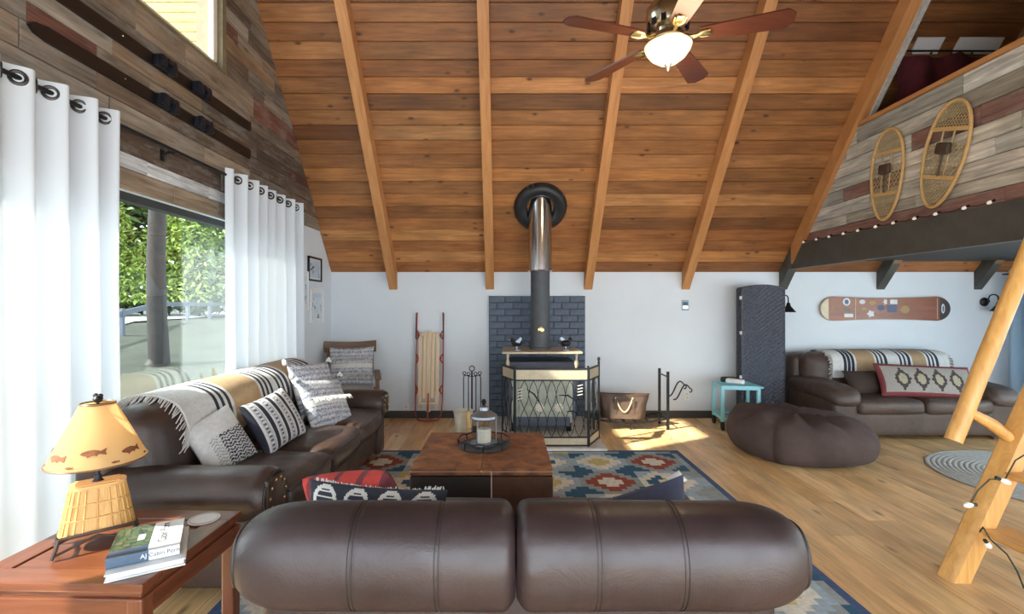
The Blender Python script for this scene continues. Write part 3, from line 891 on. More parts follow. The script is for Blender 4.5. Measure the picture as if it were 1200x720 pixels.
# ---------------- loveseat in the foreground, seen from behind
lv = thing('leather_loveseat', 'dark leather loveseat seen from behind in the foreground', 'sofa', (.043, 1.47, 0))
MB().rbox((0, .10, .36), (.80, .10, .27), .06, 4, 6).build('back_frame', 'leather_dark', lv, True)
MB().rbox((0, .50, .21), (.80, .42, .13), .04, 3, 5).build('base', 'leather_dark', lv, True)
for sx in (-1, 1):
    MB().rbox((sx * .34, .50, .40), (.335, .38, .09), .06, 4, 5, (0, 0, .03)).build('seat_cushion', 'leather_dark', lv, True)
    MB().rbox((sx * .755, .48, .33), (.075, .42, .20), .06, 4, 5).build('arm', 'leather_dark', lv, True)
    for yy in (.06, .85): MB().box((sx * .7, yy, .04), (.06, .06, .08), ch=.008).build('foot', 'chair_wood', lv)
def pad(x0, x1, seams, outer):
    A, B = .135, .150
    def rad(s):     # s 0 at the middle joint .. 1 at outer end
        s = max(0, min(1, s))
        e_in = max(0, 1 - s / .055); e_out = max(0, (s - .70) / .30)
        return max(.02, (1 - e_in ** 2.6 * .26)) * max(.02, (1 - e_out ** 3.0)) ** .42
    def fn(u, v):
        s = u
        x = x0 + (x1 - x0) * s
        k = rad(s)
        th_ = 2 * math.pi * v
        for sm in seams: k -= .022 * math.exp(-((x - sm) / .007) ** 2)
        # gathers beside the middle joint
        g = .03 * math.exp(-s / .05) * math.sin(th_ * 17 + 3 * noise.noise(Vector((th_ * 2, x0, 0))))
        k += g * .5 + .014 * noise.noise(Vector((x * 4, math.cos(th_) * 2, math.sin(th_) * 2)))
        c, s_ = math.cos(th_), math.sin(th_)
        yy = A * k * (abs(c) ** .9) * (1 if c > 0 else -1); zz = B * k * (abs(s_) ** .9) * (1 if s_ > 0 else -1)
        return (x, yy, .655 + zz)
    mb = MB().sheet(fn, 110, 56)
    o = mb.build('back_cushion', 'leather_dark', lv, True, angle=180)
    for sm in seams:
        u = (sm - x0) / (x1 - x0)
        for d in (-.006, .006):
            pts = [fn(u + d / (x1 - x0), v / 60) for v in range(60)]
            MB().tube(pts, .0022, 5, closed=True).build('seam', 'piping', o, True)
    pts = []
    for v in range(56):
        p = Vector(fn(.965, v / 56)); pts.append(p)
    MB().tube(pts, .006, 6, closed=True).build('piping', 'piping', o, True)
    return o
cxj = -.012
xs_ = lambda px: P(px, 0, 1.36).x - .043
pad(cxj - .002, -.855, [xs_(411), xs_(512)], -1)
pad(cxj + .002, .862, [xs_(702), xs_(803)], 1)

# on the loveseat
def plaid(u, v):
    a = int(u * 14) % 4; b = int(v * 12) % 4
    if a == 0 and b == 0: return (.02, .02, .03)
    if a == 0 or b == 0: return (.16, .03, .04)
    return (.50, .045, .035)
def navyrings(u, v):
    for (c, k) in ((.14, .5), (.38, .5), (.62, .5), (.86, .5)):
        du, dv = (u - c) / .095, (v - .84) / .15
        r_ = math.hypot(du, dv)
        if .72 < r_ < 1.0: return (.62, .62, .60)
        if r_ <= .72 and abs((dv * 2.6) % 1 - .5) < .15: return (.62, .62, .60)
    return (.022, .028, .045)
cushion('plaid_pillow', 'bright red plaid pillow on the loveseat, behind the navy fringed one', 'pillow', (-.60, 2.02, .545), (R(64), R(8), R(165)), .40, .40, .26, plaid, n=50)
nv_ = cushion('navy_pillow', 'navy lumbar pillow with white tufted rings on left of loveseat', 'pillow', (-.49, 1.80, .556), (R(100), R(-2), R(174)), .54, .36, .14, lambda u, v: navyrings(u, v), n=110)
fringe_on(nv_, [(-.25, .172, 0), (-.12, .155, 0), (0, .152, 0), (.12, .155, 0), (.25, .172, 0)], (0, 1, .1), .018, 'wool_white', 'fringe', 3, .006, .003)
cushion('blue_pillow', 'plain slate blue pillow tilted on the right end of the loveseat', 'pillow', (.505, 1.86, .538), (R(84), R(14), R(188)), .46, .34, .16, lambda u, v: (.045, .05, .085) if v > .1 else (.03, .035, .06), n=24)
wt = tag(pillow(MB(), .07, .05, .03, None, 12).build('white_tassel_cloth', 'wool_white', None, True, (.68, 1.92, .72), (R(40), R(-20), R(20))), 'small white fringed cloth behind the slate blue pillow', 'cloth')

# ---------------- cowhide ottoman
ox, oy, ow, od, oh = -.142, 3.31, .857, .84, .43
ot = thing('cowhide_ottoman', 'square patchwork cowhide ottoman in rust brown and black', 'ottoman', (ox, oy, 0))
g = .0006
def panel(name, c, d, mat): MB().rbox(c, (d[0] / 2, d[1] / 2, d[2] / 2), .007, 3, 5, (0, 0, 0)).build(name, mat, ot, True)
MB().box((0, 0, oh / 2 - .01), (ow - .06, od - .06, oh - .06)).build('core', 'hide_black', ot)
for ix in (-1, 1):
    for iy in (-1, 1):
        panel('top_patch', (ix * ow / 4, iy * od / 4, oh - .02), (ow / 2 - g, od / 2 - g, .04), 'hide_rust')
panel('front_patch', (-ow / 4 + .03, -od / 2 + .02, oh / 2 - .02), (ow / 2 + .06 - g, .04, oh - .05), 'hide_black')
panel('front_patch', (ow / 4 + .03, -od / 2 + .02, oh / 2 - .02), (ow / 2 - .06 - g, .04, oh - .05), 'hide_brown')
for sx in (-1, 1):
    panel('side_patch', (sx * (ow / 2 - .02), -od / 4, oh / 2 - .02), (.04, od / 2 - g, oh - .05), 'hide_brown')
    panel('side_patch', (sx * (ow / 2 - .02), od / 4, oh / 2 - .02), (.04, od / 2 - g, oh - .05), 'hide_rust')
panel('back_patch', (0, od / 2 - .02, oh / 2 - .02), (ow - .01, .04, oh - .05), 'hide_brown')
e = .425; a_, b_ = ow / 2 - .004, od / 2 - .004
plain('hide_white', (.55, .48, .40), .7)
MB().tube([(-a_, -b_, e - .01), (a_, -b_, e - .01), (a_, b_, e - .01), (-a_, b_, e - .01)], .006, 6, closed=True).build('edge_piping', 'hide_white', ot)
MB().tube([(.03 + .03, -b_ - .004, .04), (.03 + .03, -b_ - .004, e - .01)], .004, 6).build('seam', 'hide_white', ot)
for sx in (-1, 1):
    for sy in (-1, 1): MB().box((sx * .36, sy * .36, .015), (.05, .05, .03)).build('foot', 'chair_wood', ot)

# tray + lantern + candle
lx, ly = P(567, 0, 3.36).x, 3.36
tr = thing('round_tray', 'round dark iron tray with a twig rail on the ottoman', 'tray', (lx, ly, oh + .001))
MB().lathe([(.02, 0), (.17, 0), (.178, .012), (.165, .018), (.155, .01), (.0, .009)], 40).build('plate', 'grey_iron', tr, True)
MB().tube([(.176 * math.cos(a * math.pi / 24), .176 * math.sin(a * math.pi / 24), .055 + .004 * math.sin(a * 1.3)) for a in range(48)], .005, 6, closed=True).build('rail', 'black_iron', tr, True)
for k in range(8):
    a = k * math.pi / 4
    MB().tube([(.174 * math.cos(a), .174 * math.sin(a), .01), (.178 * math.cos(a + .05), .178 * math.sin(a + .05), .055)], .005, 6).build('rail_post', 'black_iron', tr)
ln = thing('glass_lantern', 'glass jar lantern with pewter lid on the iron tray', 'lantern', (lx, ly, oh + .012))
MB().lathe([(.085, 0), (.092, .01), (.09, .02)], 32).build('base', 'pewter', ln, True)
n = 32
MB().sheet(lambda u, v: (.083 * math.cos(2 * math.pi * u), .083 * math.sin(2 * math.pi * u), .02 + .165 * v), 32, 4).build('glass', 'clear_glass', ln, True)
lid = MB().lathe([(.09, .182), (.096, .19), (.092, .205), (.06, .228), (.035, .24), (.03, .262), (.018, .27), (0, .271)], 32).build('lid', 'pewter', ln, True)
MB().lathe([(.008, .268), (.014, .285), (.018, .30), (.01, .315), (0, .318)], 16).build('knob', 'black_iron', lid, True)
for a in (0, 2.1, 4.2): MB().tube([(.085 * math.cos(a), .085 * math.sin(a), .02), (.085 * math.cos(a), .085 * math.sin(a), .185)], .004, 6).build('strut', 'pewter', ln)
cd = thing('pillar_candle', 'cream pillar candle inside the glass lantern', 'candle', (lx, ly, oh + .0325))
MB().lathe([(.0, 0), (.048, 0), (.05, .01), (.05, .085), (.044, .092), (.03, .088), (0, .086)], 24).build('wax', 'cream', cd, True)
MB().tube([(0, 0, .086), (.002, 0, .102)], .002, 5).build('wick', 'black_iron', cd)

# ---------------- kilim
KX0, KX1, KY0, KY1 = -1.35, 1.66, 1.62, 4.66
CR, TL, RD, GY, YL, SK, NB = (.64, .61, .52), (.02, .09, .16), (.27, .055, .03), (.27, .30, .30), (.52, .42, .17), (.32, .40, .46), (.05, .09, .19)
nx, ny = 62, 62
def kil(u, v):
    i, j = int(u * nx), int(v * ny)
    if i == 0 or j == 0 or i == nx - 1 or j == ny - 1: return NB
    cw = 10
    ci, cj = (i // cw), ((j + (0 if (i // cw) % 2 else 0)) // cw)
    a = abs((i % cw) - cw / 2 + .5); b = abs((j % cw) - cw / 2 + .5)
    d = int(a) + int(b)
    kind = (ci * 2 + cj * 3) % 5
    pal = [(CR, RD, GY, TL), (TL, CR, SK, GY), (CR, TL, CR, SK), (YL, CR, SK, TL), (GY, TL, CR, YL)][kind]
    if i > nx - 9 and kind != 0: pal = (YL, CR, SK, GY)
    if d <= 1: return pal[0]
    if d <= 3: return pal[1]
    if d <= 5: return pal[2]
    return pal[3]
kb = MB().sheet(lambda u, v: (KX0 + (KX1 - KX0) * u, KY0 + (KY1 - KY0) * v, .012), nx, ny, kil)
kb.box(((KX0 + KX1) / 2, (KY0 + KY1) / 2, .0055), (KX1 - KX0, KY1 - KY0, .011), col=NB)
tag(kb.build('kilim_rug', 'kilim'), 'flat woven kilim rug with stepped diamonds in teal, red and cream', 'rug')
# ================================================================ SIDE TABLE GROUP
tx0, tx1, ty0, ty1, tz = -1.735, -1.135, 1.53, 2.08, .53
st = thing('side_table', 'polished rosewood side table with inset panel at lower left', 'table', ((tx0 + tx1) / 2, (ty0 + ty1) / 2, 0), (0, 0, R(-1.5)))
wx, wy = (tx1 - tx0) / 2, (ty1 - ty0) / 2; b = .085
for (c, d, m) in (((0, -wy + b / 2, tz - .014), (2 * wx, b, .028), 'rosewood'), ((0, wy - b / 2, tz - .014), (2 * wx, b, .028), 'rosewood'),
                  ((-wx + b / 2, 0, tz - .014), (b, 2 * wy - 2 * b - .002, .028), 'rosewood_y'), ((wx - b / 2, 0, tz - .014), (b, 2 * wy - 2 * b - .002, .028), 'rosewood_y')):
    MB().box(c, d, ch=.004).build('top_rail', m, st)
MB().box((0, 0, tz - .018), (2 * wx - 2 * b - .006, 2 * wy - 2 * b - .006, .026), ch=.003).build('top_panel', 'rosewood', st)
MB().box((0, 0, tz - .042), (2 * wx - .03, 2 * wy - .03, .02), ch=.006).build('waist', 'rosewood', st)
for sy in (-1, 1): MB().box((0, sy * (wy - .02), tz - .085), (2 * wx - .05, .028, .07), ch=.008).build('apron', 'rosewood', st)
for sx in (-1, 1): MB().box((sx * (wx - .02), 0, tz - .085), (.028, 2 * wy - .05, .07), ch=.008).build('apron', 'rosewood_y', st)
for sx in (-1, 1):
    for sy in (-1, 1):
        MB().box((sx * (wx - .03), sy * (wy - .03), (tz - .05) / 2), (.052, .052, tz - .05), ch=.008).build('leg', 'rosewood_z', st)
        MB().prism([(0, 0), (.06, 0), (0, .06)], -.01, .01, Matrix.Translation((sx * (wx - .055), sy * (wy - .03), tz - .12)) @ Matrix.Diagonal((-sx, 1, -1, 1)).to_4x4() @ Euler((R(90), 0, 0)).to_matrix().to_4x4()).build('corner_bracket', 'rosewood', st)

# creel lamp
wood('wicker', (.40, .20, .055), (.62, .36, .12), 2, 3, .55, .3)
lm = thing('table_lamp', 'table lamp with fishing creel base and parchment fish shade', 'lamp', (-1.515, 1.80, tz + .001), (0, 0, R(40)))
def creel(u, v):
    a = 2 * math.pi * u; k = .108 - .028 * v; d = .064 - .016 * v
    c, s = math.cos(a), math.sin(a)
    return (k * (abs(c) ** .7) * (1 if c > 0 else -1), d * (abs(s) ** .7) * (1 if s > 0 else -1), .058 + .155 * v)
bk = MB().sheet(creel, 48, 10).build('creel_basket', 'wicker', lm, True)
for k in range(24):
    MB().tube([creel(k / 24, v / 6) for v in range(7)], .0035, 5).build('stake', 'wicker', bk, True)
for v in (0, .33, .66, 1):
    MB().tube([creel(k / 48, v) for k in range(48)], .0045, 5, closed=True).build('weave_band', 'wicker', bk, True)
lidp = [creel(k / 32, 1) for k in range(32)]
wood('wicker_lid', (.50, .27, .09), (.72, .44, .17), 0, 2, .45, .1)
MB().prism([(p[0] * 1.05, p[1] * 1.05) for p in lidp], .213, .224).build('lid', 'wicker_lid', lm)
for k in range(-2, 3): MB().box((0, k * .016, .2255), (.13, .011, .004), ch=.001).build('lid_slat', 'wicker_lid', lm)
plain('twig', (.05, .03, .022), .6, .3, .3)
for sx in (-1, 1):
    for sy in (-1, 1):
        MB().tube([(sx * .122, sy * .076, 0), (sx * .112, sy * .070, .03), (sx * .104, sy * .062, .062)], [.006, .007, .006], 6).build('twig_leg', 'twig', lm, True)
    MB().tube([(sx * .112, -.07, .035), (sx * .115, 0, .045), (sx * .112, .07, .035)], .005, 6).build('twig_rail', 'twig', lm, True)
    MB().tube([(-.106, sx * .064, .06), (0, sx * .068, .062), (.106, sx * .064, .06)], .006, 6).build('twig_rail', 'twig', lm, True)
    MB().tube([(-.118, sx * .073, .01), (0, sx * .07, .05), (.118, sx * .073, .01)], .0045, 6).build('twig_rail', 'twig', lm, True)
MB().tube([(0, 0, .22), (0, 0, .51)], .007, 8).build('stem', 'black_iron', lm, True)
MB().lathe([(.02, .224), (.012, .235), (.01, .25)], 12).build('stem_collar', 'black_iron', lm, True)
zs0, zs1, rs0, rs1 = .305, .515, .150, .052
def shade(u, v): 
    a = 2 * math.pi * u; r = rs0 + (rs1 - rs0) * v
    return (r * math.cos(a), r * math.sin(a), zs0 + (zs1 - zs0) * v)
sh = MB().sheet(shade, 48, 8).build('shade', 'lamp_shade', lm, True)
for v, rr in ((0, .0035), (1, .0035)):
    MB().tube([shade(k / 48, v) for k in range(48)], rr, 6, closed=True).build('shade_rim', 'chair_wood', sh, True)
plain('fish_brown', (.16, .05, .015), .8)
def fish_at(u0, v0, L, flip=1):
    out = [(-.5, 0), (-.40, .06), (-.22, .10), (0, .115), (.18, .08), (.33, .03), (.42, .09), (.5, .12), (.46, 0), (.5, -.11), (.42, -.07), (.33, -.025), (.2, -.06), (.12, -.12), (.06, -.075), (-.12, -.09), (-.2, -.14), (-.25, -.08), (-.40, -.05)]
    vs = []
    for (a, b2) in out:
        v = v0 + b2 * L / (zs1 - zs0) * 1.3; r = rs0 + (rs1 - rs0) * v + .0022
        u = u0 + flip * a * L / (2 * math.pi * r)
        vs.append((r * math.cos(2 * math.pi * u), r * math.sin(2 * math.pi * u), zs0 + (zs1 - zs0) * v))
    c = Vector((0, 0, 0))
    for p in vs: c += Vector(p)
    c = c / len(vs); rr = math.hypot(c.x, c.y); k = (rs0 + (rs1 - rs0) * v0 + .0035) / rr
    vs.append((c.x * k, c.y * k, c.z)); n_ = len(out)
    MB().add(vs, [(i, (i + 1) % n_, n_) for i in range(n_)]).build('fish_print', 'fish_brown', sh)
for k in range(7): fish_at(k / 7 + .02, .20 + .06 * (k % 2), .075, 1); fish_at(k / 7 + .09, .07, .026, 1)
MB().lathe([(0, .512), (.012, .520), (.016, .532), (.010, .542), (.004, .546)], 12).ell((.006, 0, .541), (.01, .009, .009), 8, 6).ell((-.006, .004, .544), (.009, .009, .008), 8, 6).build('finial', 'black_iron', lm, True)
MB().tube([(0, .052, .512), (0, 0, .512), (0, -.052, .512)], .002, 5).tube([(.052, 0, .512), (0, 0, .512), (-.052, 0, .512)], .002, 5).build('shade_spider', 'black_iron', lm)
MB().ell((0, 0, .42), (.03, .03, .042), 14, 10).build('bulb', 'bulb_warm', lm, True)

# books
def text_mesh(txt, size, mat, parent, M, name='lettering', ext=.0004):
    cu = bpy.data.curves.new(name, 'FONT'); cu.body = txt; cu.size = size; cu.extrude = ext; cu.align_x = 'CENTER'; cu.align_y = 'CENTER'
    t = bpy.data.objects.new('tmp_text', cu); COL.objects.link(t)
    dg = bpy.context.evaluated_depsgraph_get()
    me = bpy.data.meshes.new_from_object(t.evaluated_get(dg))
    bpy.data.objects.remove(t); me.materials.clear(); me.materials.append(M_[mat])
    o = bpy.data.objects.new(name, me); COL.objects.link(o); o.parent = parent; o.matrix_basis = M
    return o
plain('ink_dark', (.02, .02, .025), .6); plain('page_white', (.74, .74, .72), .8, 0, .04); plain('cover_white', (.66, .68, .70), .4, 0, .04)
plain('cover_navy', (.025, .045, .085), .35, 0, .25, 20)
def photo_cover(u, v):
    if u > .56: return (.66, .68, .70)
    if v < .20: return (.03, .055, .10)
    k = noise.noise(Vector((u * 9, v * 8, 2)))
    if .34 < u < .46 and .42 < v < .62: return (.55, .6, .62)
    return (.05, .08, .035) if k > .1 else ((.02, .035, .025) if k > -.2 else (.09, .10, .06))
bk1 = thing('hardcover_book', 'white hardcover book lying under the cabin photo book on side table', 'book', (-1.245, 1.70, tz + .001), (0, 0, R(31)))
MB().box((0, 0, .002), (.215, .275, .004)).box((0, 0, .022), (.215, .275, .004)).build('cover', 'cover_white', bk1)
MB().box((0, .003, .012), (.205, .262, .0155)).build('page_block', 'page_white', bk1)
bk2 = thing('photo_book', 'thick book with dark cabin photo cover and white title band, on top', 'book', (-1.262, 1.712, tz + .0262), (0, 0, R(30)))
MB().box((0, 0, .002), (.20, .235, .004)).build('back_cover', 'cover_white', bk2)
cvr = MB().sheet(lambda u, v: (-.10 + .20 * u, -.1175 + .235 * v, .0352), 40, 30, photo_cover); cvr.box((0, 0, .033), (.20, .235, .004), col=(.05, .07, .1)); cvr.build('front_cover', 'flatprint', bk2)
sp = MB(); sp.box((-.043, -.1165, .0175), (.114, .005, .034), col=(.05, .09, .15)); sp.box((.057, -.1165, .0175), (.086, .005, .034), col=(.66, .68, .70)); sp.build('spine', 'flatprint', bk2)
MB().box((0, .004, .0175), (.19, .222, .027)).build('page_block', 'page_white', bk2)
text_mesh('Cabin Porn', .019, 'ink_dark', bk2, Matrix.Translation((.057, -.1194, .0185)) @ Euler((R(90), 0, 0)).to_matrix().to_4x4())
text_mesh('AJ', .02, 'cover_white', bk2, Matrix.Translation((.0, -.1194, .018)) @ Euler((R(90), 0, 0)).to_matrix().to_4x4())
text_mesh('Cabin Porn', .036, 'ink_dark', bk2, Matrix.Translation((.045, .015, .0358)) @ Euler((0, 0, R(90))).to_matrix().to_4x4())
text_mesh('Inspiration for Your Quiet Place Somewhere', .007, 'ink_dark', bk2, Matrix.Translation((.075, .015, .0358)) @ Euler((0, 0, R(90))).to_matrix().to_4x4()) if False else None
co = thing('round_coaster', 'round white paper coaster at the back corner of the side table', 'coaster', (-1.235, 1.985, tz + .001))
MB().lathe([(0, 0), (.058, 0), (.058, .004), (0, .004)], 36).build('disc', 'cover_white', co)
MB().tube([(.05 * math.cos(a * math.pi / 20), .05 * math.sin(a * math.pi / 20), .0045) for a in range(40)], .0008, 4, closed=True).build('printed_ring', 'rosewood', co)

# ================================================================ STOVE AREA
PX, PY = P(633, 0, 5.50).x, 5.50
plain('stove_enamel', (.085, .095, .125), .4, .3, .1)
stv = thing('wood_stove', 'dark blue grey wood stove with tan top shelf and tall flue', 'stove', (PX, PY, .036))
MB().box((0, .02, .44), (.74, .50, .64), ch=.02).build('body', 'stove_enamel', stv)
MB().box((0, -.02, .865), (.86, .64, .025), ch=.006).build('top_shelf', 'tan_metal', stv)
MB().box((0, -.25, .36), (.66, .05, .52), ch=.01).build('front_plate', 'sage_panel', stv)
MB().box((0, -.285, .40), (.50, .02, .34), ch=.008).build('door', 'sage_panel', stv)
MB().box((0, -.29, .12), (.60, .05, .10), ch=.01).build('ash_door', 'stove_enamel', stv)
for sx in (-1, 1):
    MB().lathe([(.018, .66), (.012, .70), (.024, .75), (.012, .80), (.02, .852)], 12, Matrix.Translation((sx * .37, -.28, 0))).build('shelf_spindle', 'tan_metal', stv, True)
    for sy in (-1, 1): MB().lathe([(.03, 0), (.025, .06), (.04, .125)], 12, Matrix.Translation((sx * .3, sy * .2, 0))).build('foot', 'black_iron', stv, True)
ztop = deck(PY) - .036
pr = .108
MB().lathe([(pr + .012, .877), (pr + .012, .90), (pr, .905), (pr, 1.80)], 32).build('flue_pipe', 'flue_grey', stv, True) if False else None
plain('flue_grey', (.085, .088, .095), .55, .4, .15, 6)
fp = MB().lathe([(pr + .012, .877), (pr + .012, .90), (pr, .905), (pr, 1.95)], 32).build('flue_pipe', 'flue_grey', stv, True)
MB().lathe([(0, 0), (.035, 0), (.035, .012), (.03, .014), (0, .014)], 24, Matrix.Translation((0, -pr + .004, 1.10)) @ Euler((R(90), 0, 0)).to_matrix().to_4x4()).build('thermometer', 'brass', fp, True)
# bright sleeve cut by the roof slope
n = 40; vs = []; rs = pr + .025
for k in range(n):
    a = 2 * math.pi * k / n; x, y = rs * math.cos(a), rs * math.sin(a)
    vs += [(x, y, 1.80 - .036), (x, y, deck(PY + y) - .036 + .02)]
MB().add(vs, [(2 * k, 2 * ((k + 1) % n), 2 * ((k + 1) % n) + 1, 2 * k + 1) for k in range(n)]).build('flue_sleeve', 'chrome', stv, True, angle=60)
MB().tube([(rs * math.cos(a * math.pi / 16), rs * math.sin(a * math.pi / 16), 1.765) for a in range(32)], .008, 6, closed=True).build('sleeve_ring', 'chrome', stv, True)
Mr = basis((1, 0, 0), (0, -c_, s_), (0, -s_, -c_), (0, -.02, deck(PY - .02) - .036))
ring = [(.225 * math.cos(a * math.pi / 24), .225 * math.sin(a * math.pi / 24), .02) for a in range(48)]
plain('insulation_black', (.014, .015, .018), .45, .1, .4, 8, .6, 25)
MB().tube(ring, .075, 14, closed=True, M=Mr).build('roof_collar', 'insulation_black', stv, True)
for a in (1.9, 2.1, .6): 
    MB().tube([(.235 * math.cos(a) + .064 * math.cos(a) * math.cos(t * .5), .235 * math.sin(a) + .064 * math.sin(a) * math.cos(t * .5), .02 + .064 * math.sin(t * .5)) for t in range(13)], .004, 5, closed=True, M=Mr).build('collar_band', 'pewter', stv, True)

for i, (sx, lab) in enumerate(((-1, 'small dark metal bird figurine left of the flue on the stove shelf'), (1, 'small dark metal bird figurine right of the flue on the stove shelf'))):
    fg = thing('bird_figurine', lab, 'figurine', (PX + sx * .27, PY - .16, .036 + .8785), (0, 0, R(0 if sx > 0 else 180)), 'bird figurines on the stove')
    MB().lathe([(0, 0), (.05, 0), (.05, .01), (.012, .018), (.01, .05)], 16).build('stand', 'pewter', fg, True)
    MB().ell((0, 0, .075), (.06, .03, .035), 14, 8).ell((.05, 0, .115), (.022, .02, .022), 10, 6).tube([(.035, 0, .085), (.05, 0, .11)], [.025, .016], 8).build('body', 'black_iron', fg, True)
    MB().tube([(.066, 0, .115), (.09, 0, .11)], [.007, .001], 6).build('beak', 'brass', fg)
    MB().prism([(-.04, .07), (-.10, .13), (-.085, .075), (-.11, .07)], -.006, .006, Euler((R(90), 0, 0)).to_matrix().to_4x4()).build('tail', 'black_iron', fg)
    MB().prism([(-.03, .08), (.02, .095), (-.04, .145), (-.06, .13)], -.034, -.026, Euler((R(90), 0, 0)).to_matrix().to_4x4()).build('wing', 'pewter', fg)

# fire screen, three hinged panels
fs_ = thing('fire_screen', 'black iron three panel fire screen with pinecone lattice before stove', 'fire screen', (P(646.5, 0, 4.70).x, 4.70, .036))
def fpanel(p, q, h, rich):
    p, q = Vector((*p, 0)), Vector((*q, 0)); L = (q - p).length; d = (q - p).normalized(); nrm = Vector((d.y, -d.x, 0))
    Mp = basis(d, Vector((0, 0, 1)), -nrm * -1, p)
    def W(a, b2, o=0): return p + d * a + Vector((0, 0, b2)) + nrm * o
    pn = MB().bar(W(0, 0), W(0, h), .018).bar(W(L, 0), W(L, h), .018).bar(W(0, h - .01), W(L, h - .01), .016).bar(W(0, .09), W(L, .09), .012).bar(W(0, .012), W(L, .012), .014).bar(W(0, h - .12), W(L, h - .12), .014)
    pn = pn.build('panel_frame', 'black_iron', fs_)
    MB().bar(W(L / 2 - L * .47, h - .065), W(L / 2 + L * .47, h - .065), .006, .085, up=nrm).build('header_band', 'tan_metal', pn) if False else None
    hb = MB(); hb.add([W(.01, h - .115, -.003), W(L - .01, h - .115, -.003), W(L - .01, h - .02, -.003), W(.01, h - .02, -.003), W(.01, h - .115, .003), W(L - .01, h - .115, .003), W(L - .01, h - .02, .003), W(.01, h - .02, .003)], [(3, 2, 1, 0), (4, 5, 6, 7), (0, 1, 5, 4), (2, 3, 7, 6), (1, 2, 6, 5), (3, 0, 4, 7)])
    hb.build('header_band', 'tan_metal', pn)
    hb = MB(); hb.add([W(.01, .02, -.003), W(L - .01, .02, -.003), W(L - .01, .085, -.003), W(.01, .085, -.003), W(.01, .02, .003), W(L - .01, .02, .003), W(L - .01, .085, .003), W(.01, .085, .003)], [(3, 2, 1, 0), (4, 5, 6, 7), (0, 1, 5, 4), (2, 3, 7, 6), (1, 2, 6, 5), (3, 0, 4, 7)])
    hb.build('foot_band', 'tan_metal', pn)
    nW = max(2, int(L / .085))
    for k in range(nW + 1):
        a = L * (k + .0) / nW
        for sg in (-1, 1):
            pts = []
            for t in range(9):
                tt = t / 8; x_ = a + sg * .045 * math.sin(tt * math.pi * 2)
                if 0.005 < x_ < L - .005: pts.append(W(x_, .09 + (h - .21) * tt, .004 * sg))
            if len(pts) > 2: MB().tube(pts, .0035, 5).build('lattice_wire', 'black_iron', pn, True)
    if rich:
        for cx_ in (L * .34, L * .60):
            m = MB()
            for ring_r, cnt in ((.0, 1), (.018, 6), (.034, 10)):
                for k in range(cnt):
                    a = 2 * math.pi * k / cnt
                    m.ell((0, 0, 0), (.009, .006, .009), 6, 4, M=Matrix.Translation(W(cx_ + ring_r * math.cos(a), .38 + ring_r * math.sin(a), -.0)))
            r_ = m.build('pinecone', 'cream', pn, True); r_['kind'] = 'stuff'
        for (x0_, z0_, x1_, z1_) in ((.16, .56, .36, .40), (.84, .44, .60, .50), (.70, .34, .88, .30)):
            MB().tube([W(L * x0_, z0_, .008), W(L * (x0_ + x1_) / 2, (z0_ + z1_) / 2 + .03, .01), W(L * x1_, z1_, .008)], [.004, .009, .004], 6).build('branch', 'black_iron', pn, True)
        for (x_, z_) in ((.06, .46), (.88, .50)):
            for k in range(4): MB().bar(W(L * x_ - .02, z_ + .03 * k, .006), W(L * x_ + .03, z_ + .03 * k + .012, .006), .007).build('needle', 'cream', pn)
    return pn
hw = .355
fpanel((-hw, 0), (hw, 0), .765, True)
fpanel((-hw - .125, .30), (-hw - .008, .01), .765, False)
fpanel((hw + .008, .01), (hw + .16, .30), .765, False)
for sx in (-1, 1):
    MB().tube([(sx * hw, 0, 0), (sx * hw, 0, .785)], .010, 8).build('hinge_post', 'black_iron', fs_)
MB().tube([(hw + .16, .30, 0), (hw + .16, .30, .80)], .012, 8).ell((hw + .16, .30, .82), (.016, .016, .022), 8, 6).build('end_post', 'black_iron', fs_)

# log rack with scroll hooks
lr = thing('log_rack', 'black iron log rack standing right of the stove', 'log rack', (1.42, 5.62, 0))
def arc(y): return [(-.42 + .84 * k / 12, y, .08 + .05 * (2 * k / 12 - 1) ** 2) for k in range(13)]
for y in (-.15, .15): MB().tube(arc(y), .012, 8).build('cradle_bar', 'black_iron', lr, True)
for k in (1, 3, 5, 7, 9, 11):
    a = arc(0)[k]; MB().tube([(a[0], -.15, a[2]), (a[0], .15, a[2])], .007, 6).build('cross_bar', 'black_iron', lr)
for x in (-.42, .42):
    for y in (-.15, .15): MB().bar((x, y, 0), (x, y, .66), .026).build('upright', 'black_iron', lr)
    for z in (.60, .13): MB().bar((x, -.15, z), (x, .15, z), .012).build('upright_rail', 'black_iron', lr)
for y in (-.15, .15): MB().bar((0, y, 0), (0, y, .08), .014).build('foot', 'black_iron', lr)
for k, dx in enumerate((0, .075)):
    pts = []
    for t in range(15):
        tt = t / 14; pts.append((.43 + dx * .6 + .19 * tt, -.12 - .05 * k, .40 - .03 * k + .12 * tt + .045 * math.sin(tt * 6.28 + 3.6) + .02 * math.sin(tt * 3.1)))
    e_ = pts[-1]; pts += [(e_[0] + .02 * math.sin(a), e_[1], e_[2] - .02 + .02 * math.cos(a)) for a in (.8, 1.8, 2.8, 3.6)]
    MB().tube(pts, .008, 7).build('scroll_hook', 'black_iron', lr, True)
